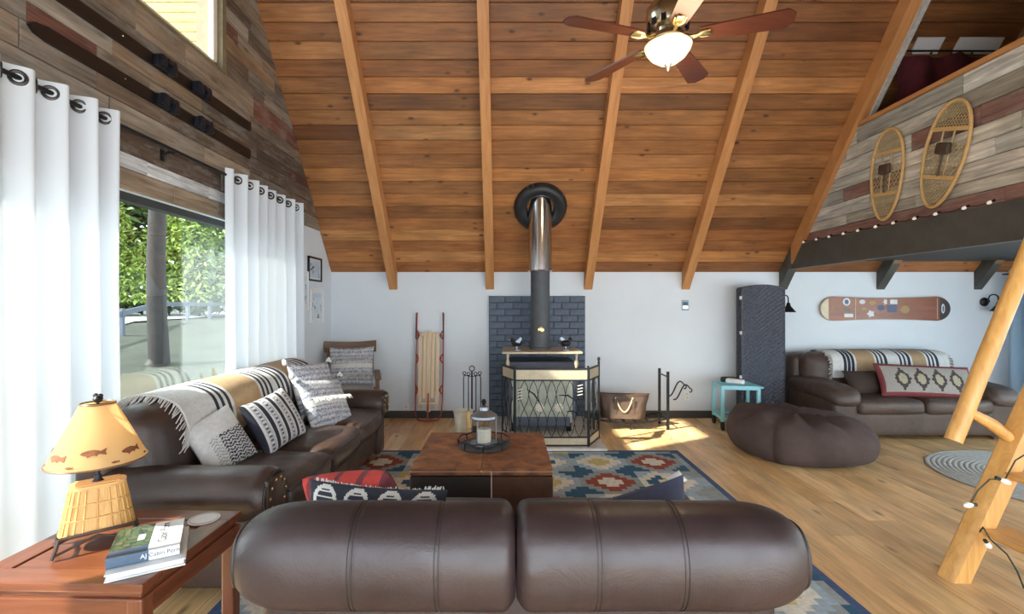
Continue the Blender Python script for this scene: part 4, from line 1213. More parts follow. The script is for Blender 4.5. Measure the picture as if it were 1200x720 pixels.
# tote bag on the rack
bg_ = thing('leather_tote', 'worn brown leather tote bag lying on the log rack', 'bag', (1.36, 5.58, .128), (0, 0, R(-6)))
def bagfn(u, v):
    a = 2 * math.pi * u; c, s = math.cos(a), math.sin(a)
    kx = .24 + .05 * v + .012 * noise.noise(Vector((c * 2, s * 2, v * 3))); ky = .125 - .055 * v + .01 * noise.noise(Vector((c * 3, s * 3, v * 4 + 9)))
    return (kx * (abs(c) ** .6) * (1 if c > 0 else -1), ky * (abs(s) ** .75) * (1 if s > 0 else -1), .25 * v + .02 * v * c * c)
mb = MB().sheet(bagfn, 48, 14); nb = 48
mb.add([bagfn(k / nb, 0) for k in range(nb)], [tuple(range(nb - 1, -1, -1))])
mb.add([tuple(Vector(bagfn(k / nb, 1)) * .97) for k in range(nb)], [tuple(range(nb))])
mb.build('body', 'leather_bag', bg_, True, angle=60)
for sy in (-1, 1):
    pts = [(-.10 + .20 * k / 10, sy * (.085 + .04 * math.sin(k / 10 * math.pi)), .235 - .16 * math.sin(k / 10 * math.pi)) for k in range(11)]
    MB().tube(pts, .009, 8).build('handle', 'chair_wood' if sy > 0 else 'rawhide', bg_, True)
for x in (-.10, .10): MB().box((x, -.104, .12), (.03, .012, .2), ch=.004).build('strap', 'leather_bag', bg_)
MB().tube([Vector(bagfn(k / nb, 1)) for k in range(nb)], .007, 6, closed=True).build('rim', 'leather_bag', bg_, True)

# fire tools, bucket, hearth brush
ft = thing('fire_tool_stand', 'black iron fireplace tool stand left of the stove', 'fire tools', (P(553, 0, 5.5).x, 5.5, 0))
MB().lathe([(0, 0), (.11, 0), (.11, .012), (.02, .02), (.012, .03)], 20).build('base', 'black_iron', ft, True)
MB().tube([(0, 0, .02), (0, 0, .66)], .009, 8).build('post', 'black_iron', ft)
MB().tube([(.03 * math.cos(a / 12 * 6.28), 0, .69 + .03 * math.sin(a / 12 * 6.28)) for a in range(12)], .006, 6, closed=True).build('ring_handle', 'black_iron', ft, True)
for k, (dx, dy) in enumerate(((-.095, 0), (-.035, -.06), (.05, -.06), (.10, 0))):
    m = MB().tube([(dx, dy, .10), (dx, dy, .58), (dx * .9, dy * .9, .62)], .006, 6)
    m.tube([(dx * .9 + .018 * math.cos(a / 10 * 6.28), dy * .9, .638 + .018 * math.sin(a / 10 * 6.28)) for a in range(10)], .005, 5, closed=True)
    tl = m.build('tool', 'black_iron', ft, True)
    if k == 0: MB().box((dx, dy, .10), (.09, .012, .12), ch=.004).build('shovel_blade', 'black_iron', tl)
    if k == 3: MB().tube([(dx, dy, .20), (dx, dy, .12), (dx, dy, .06)], [.012, .035, .03], 10).build('brush_head', 'rawhide', tl, True)
    MB().tube([(0, 0, .60), (dx, dy, .615)], .005, 6).build('hook_arm', 'black_iron', ft)
bu = thing('white_bucket', 'cream white metal bucket on the floor beside the fire tools', 'bucket', (P(543, 0, 5.25).x, 5.25, 0))
MB().lathe([(0, 0), (.075, 0), (.08, .01), (.108, .26), (.113, .27), (.105, .27), (.077, .012), (0, .012)], 28).build('body', 'cream', bu, True)
MB().tube([(.11 * math.cos(a * math.pi / 10), .11 * math.sin(a * math.pi / 10) * .3 - .02, .265 - .10 * math.sin(a * math.pi / 10)) for a in range(11)], .004, 6).build('handle', 'pewter', bu, True)
br = thing('hearth_brush', 'hearth brush with pale wooden handle leaning beside the white bucket', 'brush', (P(549, 0, 5.07).x, 5.07, 0))
MB().lathe([(.012, .12), (.022, .14), (.026, .22), (.022, .28), (.012, .30)], 14).build('handle', 'ash_wood', br, True)
MB().tube([(0, 0, .29), (0, 0, .50)], .006, 6).build('shaft', 'black_iron', br)
MB().lathe([(.05, 0), (.045, .06), (.025, .12), (.012, .125)], 14).build('bristles', 'rawhide', br, True)

# sled
sl = thing('wooden_sled', 'wooden slat sled with red steel runners leaning on the wall', 'sled', (P(502.5, 0, 5.9).x, 5.86, 0), (R(-7), 0, 0))
for k in range(5):
    w_ = (.048, .042, .055, .042, .048)[k]; z0_, z1_ = ((.16, 1.02), (.28, 1.08), (.12, 1.10), (.28, 1.08), (.16, 1.02))[k]
    MB().box((-.104 + .052 * k, -.035, (z0_ + z1_) / 2), (w_, .014, z1_ - z0_), ch=.004).build('slat', 'pale_wood', sl)
for sx in (-1, 1):
    pts = [(sx * .16, -.02, 1.33), (sx * .165, 0, 1.1), (sx * .168, .015, .6), (sx * .165, .015, .25), (sx * .155, 0, .08), (sx * .12, -.03, .02), (sx * .05, -.06, .012), (0, -.065, .012)]
    MB().tube(pts, .0085, 7).build('runner', 'red_paint', sl, True)
    for z in (1.05, .76, .38):
        MB().tube([(sx * .165, .01, z + .06), (sx * .125, -.03, z)], .008, 6).tube([(sx * .165, .01, z - .06), (sx * .125, -.03, z)], .008, 6).ell((sx * .135, -.03, z), (.016, .016, .016), 8, 6).build('bracket', 'red_paint', sl, True)
    MB().tube([(sx * .17, -.02, 1.32), (sx * .172, -.02, 1.0)], .006, 6).build('runner_tip', 'black_iron', sl)
for z in (1.05, .76, .38): MB().box((0, -.022, z), (.29, .014, .03), ch=.003).build('cross_bar', 'pale_wood', sl)
MB().tube([(0, -.05, .34), (0, -.06, .1), (0, -.075, .0)], .011, 8).build('steering_post', 'red_paint', sl)
MB().box((0, -.05, .22), (.22, .016, .03), ch=.004).build('steering_bar', 'pale_wood', sl)

# outlets, thermometer card
def plate(label, px, py, w, h, face, kind):
    p = P(px, py, YB - .004); o = thing('wall_outlet' if kind else 'wall_thermometer', label, 'outlet' if kind else 'thermometer', p)
    MB().box((0, 0, 0), (w, .008, h), ch=.002).build('plate', face, o)
    if kind:
        for z in (-.022, .022):
            s2 = MB().box((0, -.005, z), (.03, .004, .026), ch=.002).build('socket', 'cream', o)
            for sx in (-.006, .006): MB().box((sx, -.0075, z), (.003, .002, .009)).build('slot', 'ink_dark', s2)
    else:
        MB().box((0, -.005, .02), (w * .7, .003, h * .3)).build('display', 'cover_navy', o)
        MB().box((0, -.005, -.025), (w * .7, .003, h * .25)).build('scale', 'chrome', o)
plain('plate_blue', (.25, .36, .44), .5)
plate('white wall outlet below the scroll hooks of the log rack', 805, 464, .07, .115, 'white_gloss', True)
plate('white wall outlet low on the wall beside the red sled', 476, 479, .07, .115, 'white_gloss', True)
plate('small blue grey wall thermometer above the log rack', 803, 358, .085, .13, 'plate_blue', False)
# ================================================================ RIGHT SIDE
# ---------------- brown loveseat under the loft
rs_ = thing('brown_loveseat', 'brown overstuffed leather loveseat under the snowboard', 'sofa', (4.37, 5.50, 0))
W2 = .97
MB().rbox((0, -.02, .17), (W2 - .18, .44, .13), .04, 3, 6).build('base', 'leather_brown', rs_, True)
MB().rbox((0, .36, .45), (W2 - .02, .11, .39), .09, 4, 7).build('back_frame', 'leather_brown', rs_, True)
for sx in (-1, 1):
    MB().rbox((sx * .355, -.14, .345), (.352, .36, .075), .055, 4, 6, (0, .02, .03), fn=wr(sx * 3 + 60, .012)).build('seat_cushion', 'leather_brown', rs_, True)
    Mq = Matrix.Translation((sx * .44, .22, .615)) @ Euler((R(-9), 0, 0)).to_matrix().to_4x4()
    MB().rbox((0, 0, 0), (.44, .13, .235), .11, 5, 6, (0, .03, .015), M=Mq, fn=wr(sx * 9 + 80, .014)).build('back_cushion', 'leather_brown', rs_, True)
    a_ = MB().rbox((sx * (W2 - .15), -.06, .24), (.135, .41, .22), .05, 4, 5).build('arm', 'leather_brown', rs_, True)
    MB().rbox((sx * (W2 - .145), -.09, .485), (.16, .42, .085), .075, 5, 6, (0, .02, .02), fn=lambda p: p + Vector((0, 0, -.055 * max(0, -p.y / .42) ** 2.2)) + Vector((0, 0, .012 * noise.noise(p * 8)))).build('arm_pad', 'leather_brown', a_, True)
    for yy in (-.38, .36): MB().box((sx * .8, yy, .025), (.07, .07, .05)).build('foot', 'chair_wood', rs_)
Mrs = Matrix.Translation((4.37, 5.50, 0))
b2 = stripes(.14) + [(.20, .36, TAN)] + stripes(.42) + stripes(.62) + [(.68, .80, TAN)] + stripes(.86)
th2, fn2 = drape('throw_blanket', 'tan and white throw with navy stripes on the brown loveseat under snowboard', Mrs,
    [(.07, .555), (.055, .64), (.065, .74), (.115, .83), (.21, .872), (.33, .873), (.42, .872), (.485, .835), (.488, .70)], -.60, .74, throw_cols(b2), seed=8)
fringe_on(th2, [fn2(0, k / 12) for k in range(9)], (-1, -.25, -.35), .05, 'wool_white', seed=14, every=.012, r=.004)
fringe_on(th2, [fn2(1, k / 12) for k in range(9)], (1, -.25, -.35), .05, 'wool_white', seed=15, every=.012, r=.004)
def diamonds(u, v):
    if min(u, 1 - u) < .035 or min(v, 1 - v) < .09: return (.19, .035, .04)
    x = (u - .12) / .76 * 4
    if 0 <= x < 4:
        a = abs(x % 1 - .5) * 2; b = abs(v - .5) * 2 / .78
        d = (int(a * 7) / 7) + (int(b * 9) / 9)
        if d < .42: return (.34, .30, .20)
        if d < .80: return (.05, .035, .035)
    return (.30, .27, .24)
cushion('diamond_lumbar_pillow', 'long taupe lumbar pillow with dark diamonds and red border', 'pillow', (4.55, 5.24, .585), (R(64), R(2.5), R(-2)), 1.02, .37, .16, diamonds, n=110, k=.04)
cushion('brown_pillow', 'small dark brown pillow left of the long diamond pillow', 'pillow', (4.0, 5.36, .56), (R(58), 0, R(4)), .46, .28, .13, lambda u, v: (.04, .024, .018), n=20)

# ---------------- beanbag
def bag(p):
    x, y, z = p
    ang = math.atan2(y, x); r = math.hypot(x / .68, y / .60)
    top = max(0, z / .22)
    k = .035 * math.sin(ang * 11 + 3 * noise.noise(Vector((x * 3, y * 3, 1)))) * top * (1 - abs(r - .5)) 
    f = .05 * noise.noise(Vector((x * 2.2, y * 2.2, z * 3 + 4))) + .02 * noise.noise(Vector((x * 7, y * 7, z * 9)))
    tilt = -.07 * max(0, x / .68) * top + .03 * top * max(0, -x)
    fold = -.035 * math.exp(-((y + .06 + .12 * x) / .05) ** 2) * top
    return Vector((x * (1 + .10 * f), y * (1 + .1 * f), max(-.19, z + k + f * .5 * top + tilt + fold)))
bn = MB().rbox((0, 0, 0), (.62, .58, .19), .188, 8, 14, (0, 0, .01), fn=bag).build('bean_bag', 'suede', None, True, angle=80)
bn.location = (2.79, 4.62, .192)
# round the plan
for v in bn.data.vertices:
    x, y = v.co.x / .68, v.co.y / .58
    s = max(abs(x), abs(y)); l = math.hypot(x, y)
    if l > 1e-5:
        k = (s / l) ** .75; v.co.x *= k; v.co.y *= k
tag(bn, 'flattened dark brown suede bean bag on the floor', 'bean bag')

# ---------------- jute rug
jr = MB()
for k in range(22):
    r_ = .80 * (k + .5) / 22
    jr.tube([(r_ * math.cos(a * math.pi / 28), r_ * math.sin(a * math.pi / 28), .008) for a in range(56)], .0195, 6, closed=True)
jr.v = [(x, y, max(.0005, .3 * (z - .008) + .006)) for x, y, z in jr.v]
jo = jr.build('coils', 'jute', None, True); jo.name = 'braided_round_rug'; jo.location = (4.42, 3.88, 0)
tag(jo, 'round grey braided rug on the floor behind the log ladder', 'rug')

# ---------------- folded wicker divider
plain('wicker_navy', (.085, .093, .12), .6, 0, .3, 40)
fd = thing('folding_screen', 'folded dark wicker room divider standing by the wall', 'room divider', (3.06, 5.80, 0))
def wpanel(p, q):
    p, q = Vector((*p, 0)), Vector((*q, 0)); L = (q - p).length; d = (q - p).normalized(); nr = Vector((d.y, -d.x, 0))
    Hh = 1.63
    def fn(sg):
        def f(u, v):
            x = u * L if sg > 0 else (1 - u) * L; z = .06 + (Hh - .02 + .035 * math.sin(u * math.pi) - .06) * v
            o = .012 + .009 * math.sin(u * 16 * math.pi) * (1 if int(v * 64) % 2 else -1)
            return p + d * x + nr * o * sg + Vector((0, 0, z))
        return f
    def fo(u, v): return fn(1)(u, v)
    pn = MB().sheet(fn(1), 34, 64).sheet(fn(-1), 34, 64).build('woven_panel', 'wicker_navy', fd)
    def W(a, z): return p + d * a + Vector((0, 0, z))
    fr = MB().tube([W(0, 0), W(0, Hh - .02)], .013, 8).tube([W(L, 0), W(L, Hh - .02)], .013, 8).tube([W(L * k / 10, Hh - .02 + .035 * math.sin(k / 10 * math.pi)) for k in range(11)], .013, 8).tube([W(0, .07), W(L, .07)], .011, 8).tube([W(0, Hh - .2), W(L, Hh - .2)], .008, 8)
    fr.build('panel_frame', 'wicker_navy', pn, True)
    return pn
A_ = [(-.225, -.02), (.225, -.10), (-.24, .02), (.22, .04), (-.22, .12)]
for a, b in zip(A_[:-1], A_[1:]): wpanel(a, b)
for z in (.55, 1.08, 1.50):
    MB().box((-.235, -.012, z), (.035, .03, .04), ch=.003).build('hinge', 'white_gloss', fd)

# ---------------- teal cart
ct = thing('teal_cart', 'small teal painted rolling cart beside the wicker divider', 'cart', (2.655, 5.58, 0), (0, 0, R(-8)))
cw, cd_, chh = .19, .17, .50
for sx in (-1, 1):
    for sy in (-1, 1):
        MB().box((sx * cw, sy * cd_, .30), (.036, .036, .40), ch=.004).build('leg', 'teal_paint', ct)
        cs = MB().box((sx * cw, sy * cd_, .085), (.03, .03, .035)).box((sx * cw, sy * cd_ + .0, .065), (.035, .012, .05)).build('caster', 'black_iron', ct)
        MB().lathe([(0, -.012), (.042, -.012), (.045, -.006), (.045, .006), (.042, .012), (0, .012)], 20, Matrix.Translation((sx * cw, sy * cd_, .045)) @ Euler((0, R(90), 0)).to_matrix().to_4x4()).build('wheel', 'rubber', cs, True)
for sy in (-1, 1):
    MB().box((0, sy * cd_, .485), (2 * cw, .03, .045), ch=.004).build('top_rail', 'teal_paint', ct)
    MB().box((0, sy * cd_, .135), (2 * cw, .03, .04), ch=.004).build('bottom_rail', 'teal_paint', ct)
for sx in (-1, 1):
    MB().box((sx * cw, 0, .485), (.03, 2 * cd_, .045), ch=.004).build('top_rail', 'teal_paint', ct)
    MB().box((sx * cw, 0, .135), (.03, 2 * cd_, .04), ch=.004).build('bottom_rail', 'teal_paint', ct)
MB().box((0, 0, .478), (2 * cw - .02, 2 * cd_ - .02, .012)).build('top_shelf', 'teal_paint', ct)
MB().box((0, 0, .13), (2 * cw - .02, 2 * cd_ - .02, .012)).build('bottom_shelf', 'teal_paint', ct)
MB().tube([(cw + .02, -.10, .48), (cw + .07, -.10, .48), (cw + .07, .10, .48), (cw + .02, .10, .48)], .012, 8).build('push_handle', 'teal_paint', ct, True)
hb_ = thing('handheld_device', 'white handheld device with black end lying on the teal cart', 'device', (2.62, 5.56, .5085), (0, R(0), R(-38)))
MB().rbox((.02, 0, .03), (.10, .035, .028), .02, 3, 3).build('body', 'white_gloss', hb_, True)
MB().rbox((-.10, 0, .04), (.035, .03, .03), .02, 3, 3).build('head', 'rubber', hb_, True)
MB().tube([(-.09, 0, .068), (0, 0, .075), (.11, 0, .055)], .007, 6).build('grip', 'rubber', hb_, True)
lb = thing('folded_magazine', 'brown magazine on the lower shelf of the teal cart', 'magazine', (2.64, 5.56, .137), (0, 0, R(20)))
MB().box((0, 0, .006), (.2, .15, .012), ch=.003).build('pages', 'page_white', lb)
MB().box((0, 0, .0135), (.204, .154, .003)).build('cover', 'chair_wood', lb)

# ---------------- snowboard
zc = P(0, 362, 6.03).z; xa, xb = P(962, 0, 6.02).x, P(1114, 0, 6.02).x; hh = .148
sb = thing('snowboard', 'wood grain snowboard with stickers hung flat on the white wall', 'snowboard', ((xa + xb) / 2, YB - .03, zc))
L_ = (xb - xa) / 2; n = 14; out = []
for k in range(n + 1):
    a = -math.pi / 2 + math.pi * k / n; out.append((L_ - .17 + .17 * math.cos(a), hh * math.sin(a)))
for k in range(9): x = .8 - 1.6 * k / 8; out.append((x * (L_ - .2), hh - .02 * math.cos(x * 1.57)))
for k in range(n + 1):
    a = math.pi / 2 + math.pi * k / n; out.append((-L_ + .17 + .17 * math.cos(a), hh * math.sin(a)))
for k in range(9): x = -.8 + 1.6 * k / 8; out.append((x * (L_ - .2), -hh + .02 * math.cos(x * 1.57)))
Mb2 = Euler((R(90), 0, 0)).to_matrix().to_4x4()
MB().prism(out, -.006, .008, Mb2).build('deck', 'board_wood', sb)
MB().tube([(p[0], 0, p[1]) for p in out], .006, 6, closed=True).build('edge', 'tan_metal', sb)
nose = [p for p in out if p[0] < -L_ + .11]
MB().prism(nose, .0081, .0095, Mb2).build('nose_band', 'tan_metal', sb)
tail = [p for p in out if p[0] > L_ - .16]
MB().prism(tail, .0081, .0095, Mb2).build('tail_panel', 'leather_sofa', sb)
for x in (-L_ + .43, L_ - .165): MB().box((x, -.0098, 0), (.008, .003, 2 * hh - .035)).build('stripe', 'tan_metal', sb)
plain('st_white', (.7, .7, .7), .5); plain('st_blue', (.08, .11, .2), .5); plain('st_gold', (.4, .24, .08), .5); plain('st_green', (.16, .18, .1), .5)
def sticker(px, py, w, h, m, shape='oval'):
    p = P(px, py, 6.0); x, z = p.x - (xa + xb) / 2, p.z - zc
    if shape == 'oval': poly = [(x + w / 2 * math.cos(a * .393), z + h / 2 * math.sin(a * .393)) for a in range(16)]
    elif shape == 'star': poly = [(x + (w / 2 if a % 2 else w / 3.4) * math.cos(a * .628), z + (h / 2 if a % 2 else h / 3.4) * math.sin(a * .628)) for a in range(10)]
    else: poly = [(x - w / 2, z - h / 2), (x + w / 2, z - h / 2), (x + w / 2, z + h / 2), (x - w / 2, z + h / 2)]
    return MB().prism(poly, .0083, .0098, Mb2).build('sticker', m, sb)
sticker(993.5, 354, .095, .095, 'st_white'); sticker(993.5, 354, .05, .06, 'st_blue').location = (0, -.002, 0); sticker(994, 363, .09, .05, 'st_green'); sticker(996, 370, .11, .045, 'st_white', 'box')
sticker(977, 361, .05, .08, 'st_gold', 'star'); sticker(1012, 354, .075, .055, 'st_white'); sticker(1014, 362, .08, .05, 'st_gold', 'star'); sticker(1024, 355, .085, .06, 'st_gold')
sticker(1022, 368, .11, .10, 'st_white', 'star'); sticker(1034, 361, .09, .07, 'st_blue'); sticker(1039, 354, .06, .09, 'st_white', 'star'); sticker(1049, 354, .09, .055, 'st_white', 'box'); sticker(1047, 362, .12, .09, 'st_blue', 'box'); sticker(1062, 363, .12, .1, 'st_gold')
sticker(1107, 362, .045, .12, 'st_white'); sticker(1107, 362, .02, .08, 'st_blue').location = (0, -.002, 0)

# ---------------- wall sconces
def sconce(label, px, py):
    p = P(px, py, YB); o = thing('wall_sconce', label, 'wall lamp', (p.x, YB, p.z), group='black gooseneck wall sconces')
    MB().lathe([(0, 0), (.055, 0), (.055, .012), (.03, .024), (.018, .03), (0, .03)], 24, Euler((R(90), 0, 0)).to_matrix().to_4x4()).build('wall_plate', 'black_iron', o, True)
    pts = [(0, -.03, 0), (0, -.07, .0)] + [(0, -.12 - .06 * math.cos(math.pi - a * .35) , .04 + .05 * math.sin(a * .35)) for a in range(9)] + [(0, -.18, .0)]
    MB().tube(pts, .007, 8).build('gooseneck', 'black_iron', o, True)
    s2 = MB().lathe([(.015, .0), (.022, -.02), (.026, -.04), (.085, -.115), (.083, -.115), (.02, -.04)], 24, Matrix.Translation((0, -.18, 0))).build('shade', 'black_iron', o, True)
    MB().ell((0, -.18, -.07), (.022, .022, .03), 10, 8).build('bulb', 'cream', s2, True)
sconce('black gooseneck wall sconce between the wicker divider and snowboard', 914, 355)
sconce('black gooseneck wall sconce right of the snowboard near ladder', 1153, 354)

# ---------------- log ladder stair with hand rail
YF, YNr = 2.50, 1.84
def SX(z): return 2.315 + .46 * z
ld = thing('log_ladder', 'honey coloured log ladder stair leading up to the loft', 'ladder', (0, 0, 0))
def squared(p, q, r, n=10, name='stringer', seed=0):
    p, q = Vector(p), Vector(q); pts = []; k = 14
    rr = []
    for i in range(k + 1):
        pts.append(p.lerp(q, i / k) + Vector((.006 * noise.noise(Vector((i * .6, seed, 0))), 0, 0))); rr.append(r * (1 + .06 * noise.noise(Vector((i * .9, seed, 4)))))
    return MB().tube(pts, rr, n)
def stringer(y, seed):
    m = MB(); secs = []
    n = 12; vs = []; fs = []
    N = 12
    d = Vector((.46, 0, 1)).normalized(); xx = Vector((1, 0, -.46)).normalized(); yy = Vector((0, 1, 0))
    sec = [(-.048, -.026), (-.036, -.05), (.036, -.052), (.05, -.04), (.052, .026), (.036, .05), (-.034, .052), (-.048, .034)]
    for i in range(N + 1):
        z = .0 + 2.30 * i / N; c = Vector((SX(z), y, z)); k = 1 + .05 * noise.noise(Vector((i, seed, 0)))
        for (a, b) in sec:
            p = c + xx * a * k + yy * b * k
            if i == 0: p = p - d * (p.z / d.z)
            vs.append(p)
    ns = len(sec)
    for i in range(N):
        for k in range(ns): fs.append((i * ns + k, i * ns + (k + 1) % ns, (i + 1) * ns + (k + 1) % ns, (i + 1) * ns + k))
    fs.append(tuple(range(ns - 1, -1, -1))); fs.append(tuple(N * ns + k for k in range(ns)))
    m.add(vs, fs); return m
stringer(YF, 1).build('stringer', 'log_wood', ld, True, angle=30)
stringer(YNr, 5).build('stringer', 'log_wood', ld, True, angle=30)
for k in range(7):
    z = .26 + .285 * k
    m = MB(); sec = []
    for a in range(9):
        t = math.pi * a / 8; sec.append((.085 * math.cos(t), -.05 * math.sin(t)))
    sec = [(x, zz) for x, zz in sec]
    m.prism([(x, zz) for x, zz in sec], -(YF - YNr) / 2 + .02, (YF - YNr) / 2 - .02, Matrix.Translation((SX(z) + .05, (YF + YNr) / 2, z + .02)) @ Euler((R(90), 0, 0)).to_matrix().to_4x4())
    m.build('step', 'log_wood_y', ld)
hr = squared((2.315, YF, .71), (2.315 + .40 * 2.1, YF, .71 + 2.1), .039, 14, 'hand_rail', 3).build('hand_rail', 'log_wood', ld, True)
for (za, zb) in ((.87, .70), (1.62, 1.45), (2.3, 2.13)):
    xh = 2.315 + .40 * (za - .71); MB().tube([(xh, YF, za), ((xh + SX(zb)) / 2, YF - .01, (za + zb) / 2 + .01), (SX(zb), YF, zb)], [.022, .03, .026], 10).build('baluster', 'log_wood', ld, True)

def light_string(label, pts, bulbs, wire, ori):
    o = thing('string_lights', label, 'string lights', pts[0])
    p0 = Vector(pts[0])
    MB().tube([Vector(p) - p0 for p in pts], .0035, 5).build('wire', wire, o, True)
    for b, d in bulbs:
        b = Vector(b) - p0; d = Vector(d)
        bb = MB().tube([b, b + d * .3, b + d * .55, b + d * .85, b + d], [.007, .012, .014, .010, .003], 8).build('bulb', 'bulb_white', o, True)
        MB().tube([b - d * .4, b], .009, 8).build('socket', wire, bb)
pl_ = [943, 958, 973, 990, 1007, 1028, 1049, 1074, 1099, 1133, 1163]
def lp(px, dz=0): return Vector((XLOFT - .065, F * (XLOFT - .065) / (px - CX), 2.145 + dz))
wire = []
for a, b in zip(pl_[:-1], pl_[1:]): wire += [lp(a), (lp(a) + lp(b)) / 2 + Vector((0, 0, -.012))]
wire.append(lp(pl_[-1]))
light_string('row of small white string bulbs along the loft beam', wire, [(lp(p), Vector((-.005, .035, -.012))) for p in pl_], 'black_iron', 0)
Lw = [P(1222, 520, 2.42), P(1190, 540, 2.42), P(1178, 562, 2.42), P(1160, 562, 2.42), P(1146, 575, 2.42), P(1137, 592, 2.43)]
light_string('green string light cable with white bulbs wrapped round the ladder stringer', Lw + [], [(P(1137, 592, 2.42), Vector((-.03, 0, .0))), (P(1175, 566, 2.40), Vector((.035, -.01, -.012)))], 'cable_green', 0) if False else None
plain('cable_green', (.02, .04, .03), .6)
light_string('dark cable with white bulbs wrapped round the ladder stringer', Lw, [(P(1140, 592, 2.42), Vector((-.045, 0, -.004))), (P(1172, 562, 2.41), Vector((.045, -.01, -.02)))], 'cable_green', 0)
light_string('dark light cable trailing under the lowest ladder step', [P(1148, 624, 2.40), P(1152, 618, 2.41), P(1160, 632, 2.3), P(1180, 650, 2.2), P(1192, 670, 2.1), P(1200, 690, 2.05)], [(P(1156, 636, 2.38), Vector((.02, 0, -.03)))], 'cable_green', 0)

# ---------------- snowshoes on the loft wall
def snowshoe(label, y, z0, z1, tilt, w):
    L = z1 - z0
    o = thing('snowshoe', label, 'snowshoe', (XLOFT - .045, y, (z0 + z1) / 2), (0, 0, 0), 'pair of snowshoes on the loft planks')
    o.matrix_world = Matrix.Translation((XLOFT - .045, y, (z0 + z1) / 2)) @ basis((0, -1, 0), (0, 0, 1), (-1, 0, 0)) @ Matrix.Rotation(tilt, 4, 'Z')
    N = 48
    def wid(t):   # t -1 tail .. 1 toe
        s = max(0, 1 - abs(t) ** 2.6) ** .5
        return w / 2 * s * (1.0 + .22 * t if t < 0 else 1.0)
    pts = []
    for k in range(N):
        a = 2 * math.pi * k / N; t = math.sin(a); x = wid(t) * (1 if math.cos(a) > 0 else -1)
        if abs(math.cos(a)) < .02: x = 0
        pts.append((x, t * L / 2, 0))
    MB().tube(pts, .013, 8, closed=True).build('frame', 'ash_wood', o, True)
    for t in (.48, -.42): MB().box((0, t * L / 2, 0), (2 * wid(t), .032, .016), ch=.004).build('cross_bar', 'ash_wood', o)
    mb = MB(); stp = .034
    for (ta, tb, st_) in ((.50, .97, .026), (-.40, .20, .038), (-.96, -.45, .028)):
        for sg in (-1, 1):
            c = -1.0
            while c < 1.0:
                # line x = sg*(y-yc)*.62
                seg = []
                for k in range(41):
                    t = ta + (tb - ta) * k / 40; yy = t * L / 2; x = sg * (yy - c) * .75
                    if abs(x) < wid(t) - .004: seg.append((x, yy, .003 * sg))
                if len(seg) > 1: mb.tube([seg[0], seg[-1]], .0028, 4)
                c += st_ * 1.35
        yy = ta * L / 2
        while yy < tb * L / 2:
            t = yy / (L / 2); mb.tube([(-wid(t), yy, 0), (wid(t), yy, 0)], .0025, 4); yy += st_ * 1.0
    wb = mb.build('webbing', 'rawhide', o); wb['kind'] = 'stuff'
    for sx in (-1, 1): MB().tube([(sx * .045, -.40 * L / 2, .006), (sx * .05, .48 * L / 2, .006)], .006, 6).build('binding_cord', 'rawhide', o)
    MB().rbox((0, .12 * L / 2, .02), (.06, .045, .018), .014, 3, 3).build('binding_pad', 'leather_brown', o, True)
    MB().tube([(.0, .1 * L / 2, .02), (.01, -.15 * L / 2, .02), (.0, -.4 * L / 2, .012)], .007, 6).build('heel_strap', 'leather_brown', o, True)
snowshoe('left smaller looking wooden snowshoe with rawhide webbing on loft wall', 4.385, 2.19, 3.0, R(-5), .36)
snowshoe('right wooden snowshoe with rawhide webbing on loft wall, nearer the ladder', 3.81, 2.19, 3.0, R(-17), .37)

# ---------------- loft interior
cl = thing('loft_curtain', 'dark maroon cloth hung in the loft opening', 'curtain', (3.58, 4.42, 0))
plain('maroon_cloth', (.09, .010, .018), .9, 0, .3)
def mc(u, v):
    x = 3.0 * u; top = 3.715 - .035 * abs(math.sin(u * 17))
    return (x, .025 * math.sin(u * 60), 2.3 + (top - 2.3) * v)
MB().sheet(mc, 160, 14).build('cloth', 'maroon_cloth', cl, True, angle=180)
MB().tube([(-.1, 0, 3.735), (3.0, 0, 3.735)], .008, 8).build('rod', 'black_iron', cl)
for k in range(12): MB().ell((.1 + k * .185, -.03, 3.70), (.014, .01, .01), 8, 5).build('clip', 'chrome', cl, True)
for (a, b) in ((1071, 1103), (1120, 1172)):
    xa_, xb_ = (a - CX) / F * 4.43, (b - CX) / F * 4.43
    board(ceil, 'panel', rect(xa_, xb_, 2.48, 2.62), .012, Mc @ Matrix.Translation((0, 0, .02)), (1, 1, 1), 'white_gloss', .003)

# ---------------- curtain at far right
rc_ = thing('side_curtain', 'pale blue white curtain at the far right edge behind the ladder', 'curtain', (6.12, 4.5, 0))
MB().sheet(lambda u, v: (.05 * math.sin(u * 46), 1.42 * u, .05 + 1.72 * v), 120, 10).build('fabric_panel', 'curtain_right', rc_, True, angle=180)
MB().tube([(0, -.2, 1.79), (0, 1.45, 1.79)], .01, 8).build('rod', 'black_iron', rc_)

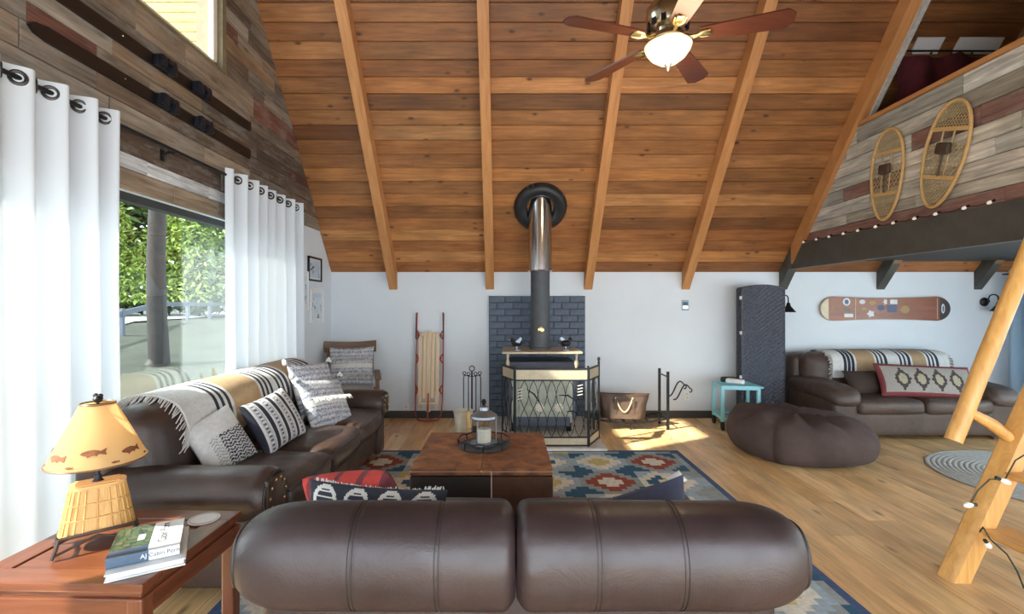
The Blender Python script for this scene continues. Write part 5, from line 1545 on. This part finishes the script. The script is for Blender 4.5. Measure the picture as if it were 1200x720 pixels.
# ---------------- ceiling fan with light
FX, FY, FZ = 1.05, 3.12, 3.13
fn_ = thing('ceiling_fan', 'five blade cherry ceiling fan with glowing glass bowl light', 'ceiling fan', (FX, FY, FZ))
zt = deck(FY) - FZ
MB().tube([(0, 0, .22), (0, 0, zt - .02)], .013, 10).build('downrod', 'champagne', fn_, True)
MB().lathe([(.015, .34), (.045, .30), (.05, .26), (.03, .24)], 24).build('rod_collar', 'champagne', fn_, True)
MB().lathe([(.03, .25), (.10, .235), (.135, .19), (.14, .12), (.12, .075), (.075, .055), (.07, .03), (.10, .02), (.105, -.01), (.08, -.03), (.06, -.04)], 36).build('motor_housing', 'champagne', fn_, True)
for k in range(12):
    a = k * math.pi / 6
    MB().box((0, 0, 0), (.012, .03, .05), Matrix.Rotation(a, 4, 'Z') @ Matrix.Translation((.125, 0, .085))).build('vent_slot', 'black_iron', fn_)
for k in range(5):
    a = R(53 + 72 * k); Mk = Matrix.Rotation(a, 4, 'Z')
    out = []
    for i in range(13):
        t = i / 12; w_ = .052 + .028 * t ** .8
        if t > .9: w_ *= max(.0, 1 - ((t - .9) / .1) ** 2.5 * .55)
        out.append((.19 + .53 * t, w_))
    poly = out + [(x, -w_) for x, w_ in reversed(out)]
    bl = MB().prism(poly, -.005, .005, Mk @ Matrix.Translation((0, 0, .0)) @ Matrix.Rotation(R(-12), 4, 'X')).build('blade', 'cherry', fn_)
    ir = MB().tube([(.09, 0, .01), (.14, .0, -.012), (.20, 0, -.006)], [.012, .014, .012], 8, M=Mk)
    for sy in (-1, 1): ir.tube([(.16, 0, -.01), (.20, sy * .03, -.009), (.25, sy * .035, -.007)], [.008, .01, .006], 8, M=Mk)
    ir.box((.225, 0, -.009), (.075, .05, .006), Mk, ch=.002); ir.build('blade_iron', 'brass', bl, True)
bw_ = MB().lathe([(.06, -.03), (.095, -.035), (.142, -.042), (.148, -.05), (.140, -.075), (.112, -.115), (.065, -.150), (.03, -.162), (0, -.164)], 40).build('glass_bowl', 'bulb_fan', fn_, True)
MB().tube([(.145 * math.cos(a * math.pi / 20), .145 * math.sin(a * math.pi / 20), -.045) for a in range(40)], .005, 6, closed=True).build('bowl_rim', 'brass', bw_, True)
MB().lathe([(.022, -.159), (.026, -.168), (.014, -.183), (.01, -.198), (.004, -.207), (0, -.209)], 16).build('finial', 'pewter', bw_, True)
MB().tube([(.04, -.06, -.05), (.042, -.06, -.23)], .0015, 4).build('pull_chain', 'brass', fn_)
pl2 = bpy.data.lights.new('fan_light', 'POINT'); pl2.energy = 7; pl2.color = (1, .78, .5); pl2.shadow_soft_size = .2
plo = bpy.data.objects.new('fan_light', pl2); COL.objects.link(plo); plo.parent = fn_; plo.location = (0, 0, -.32)
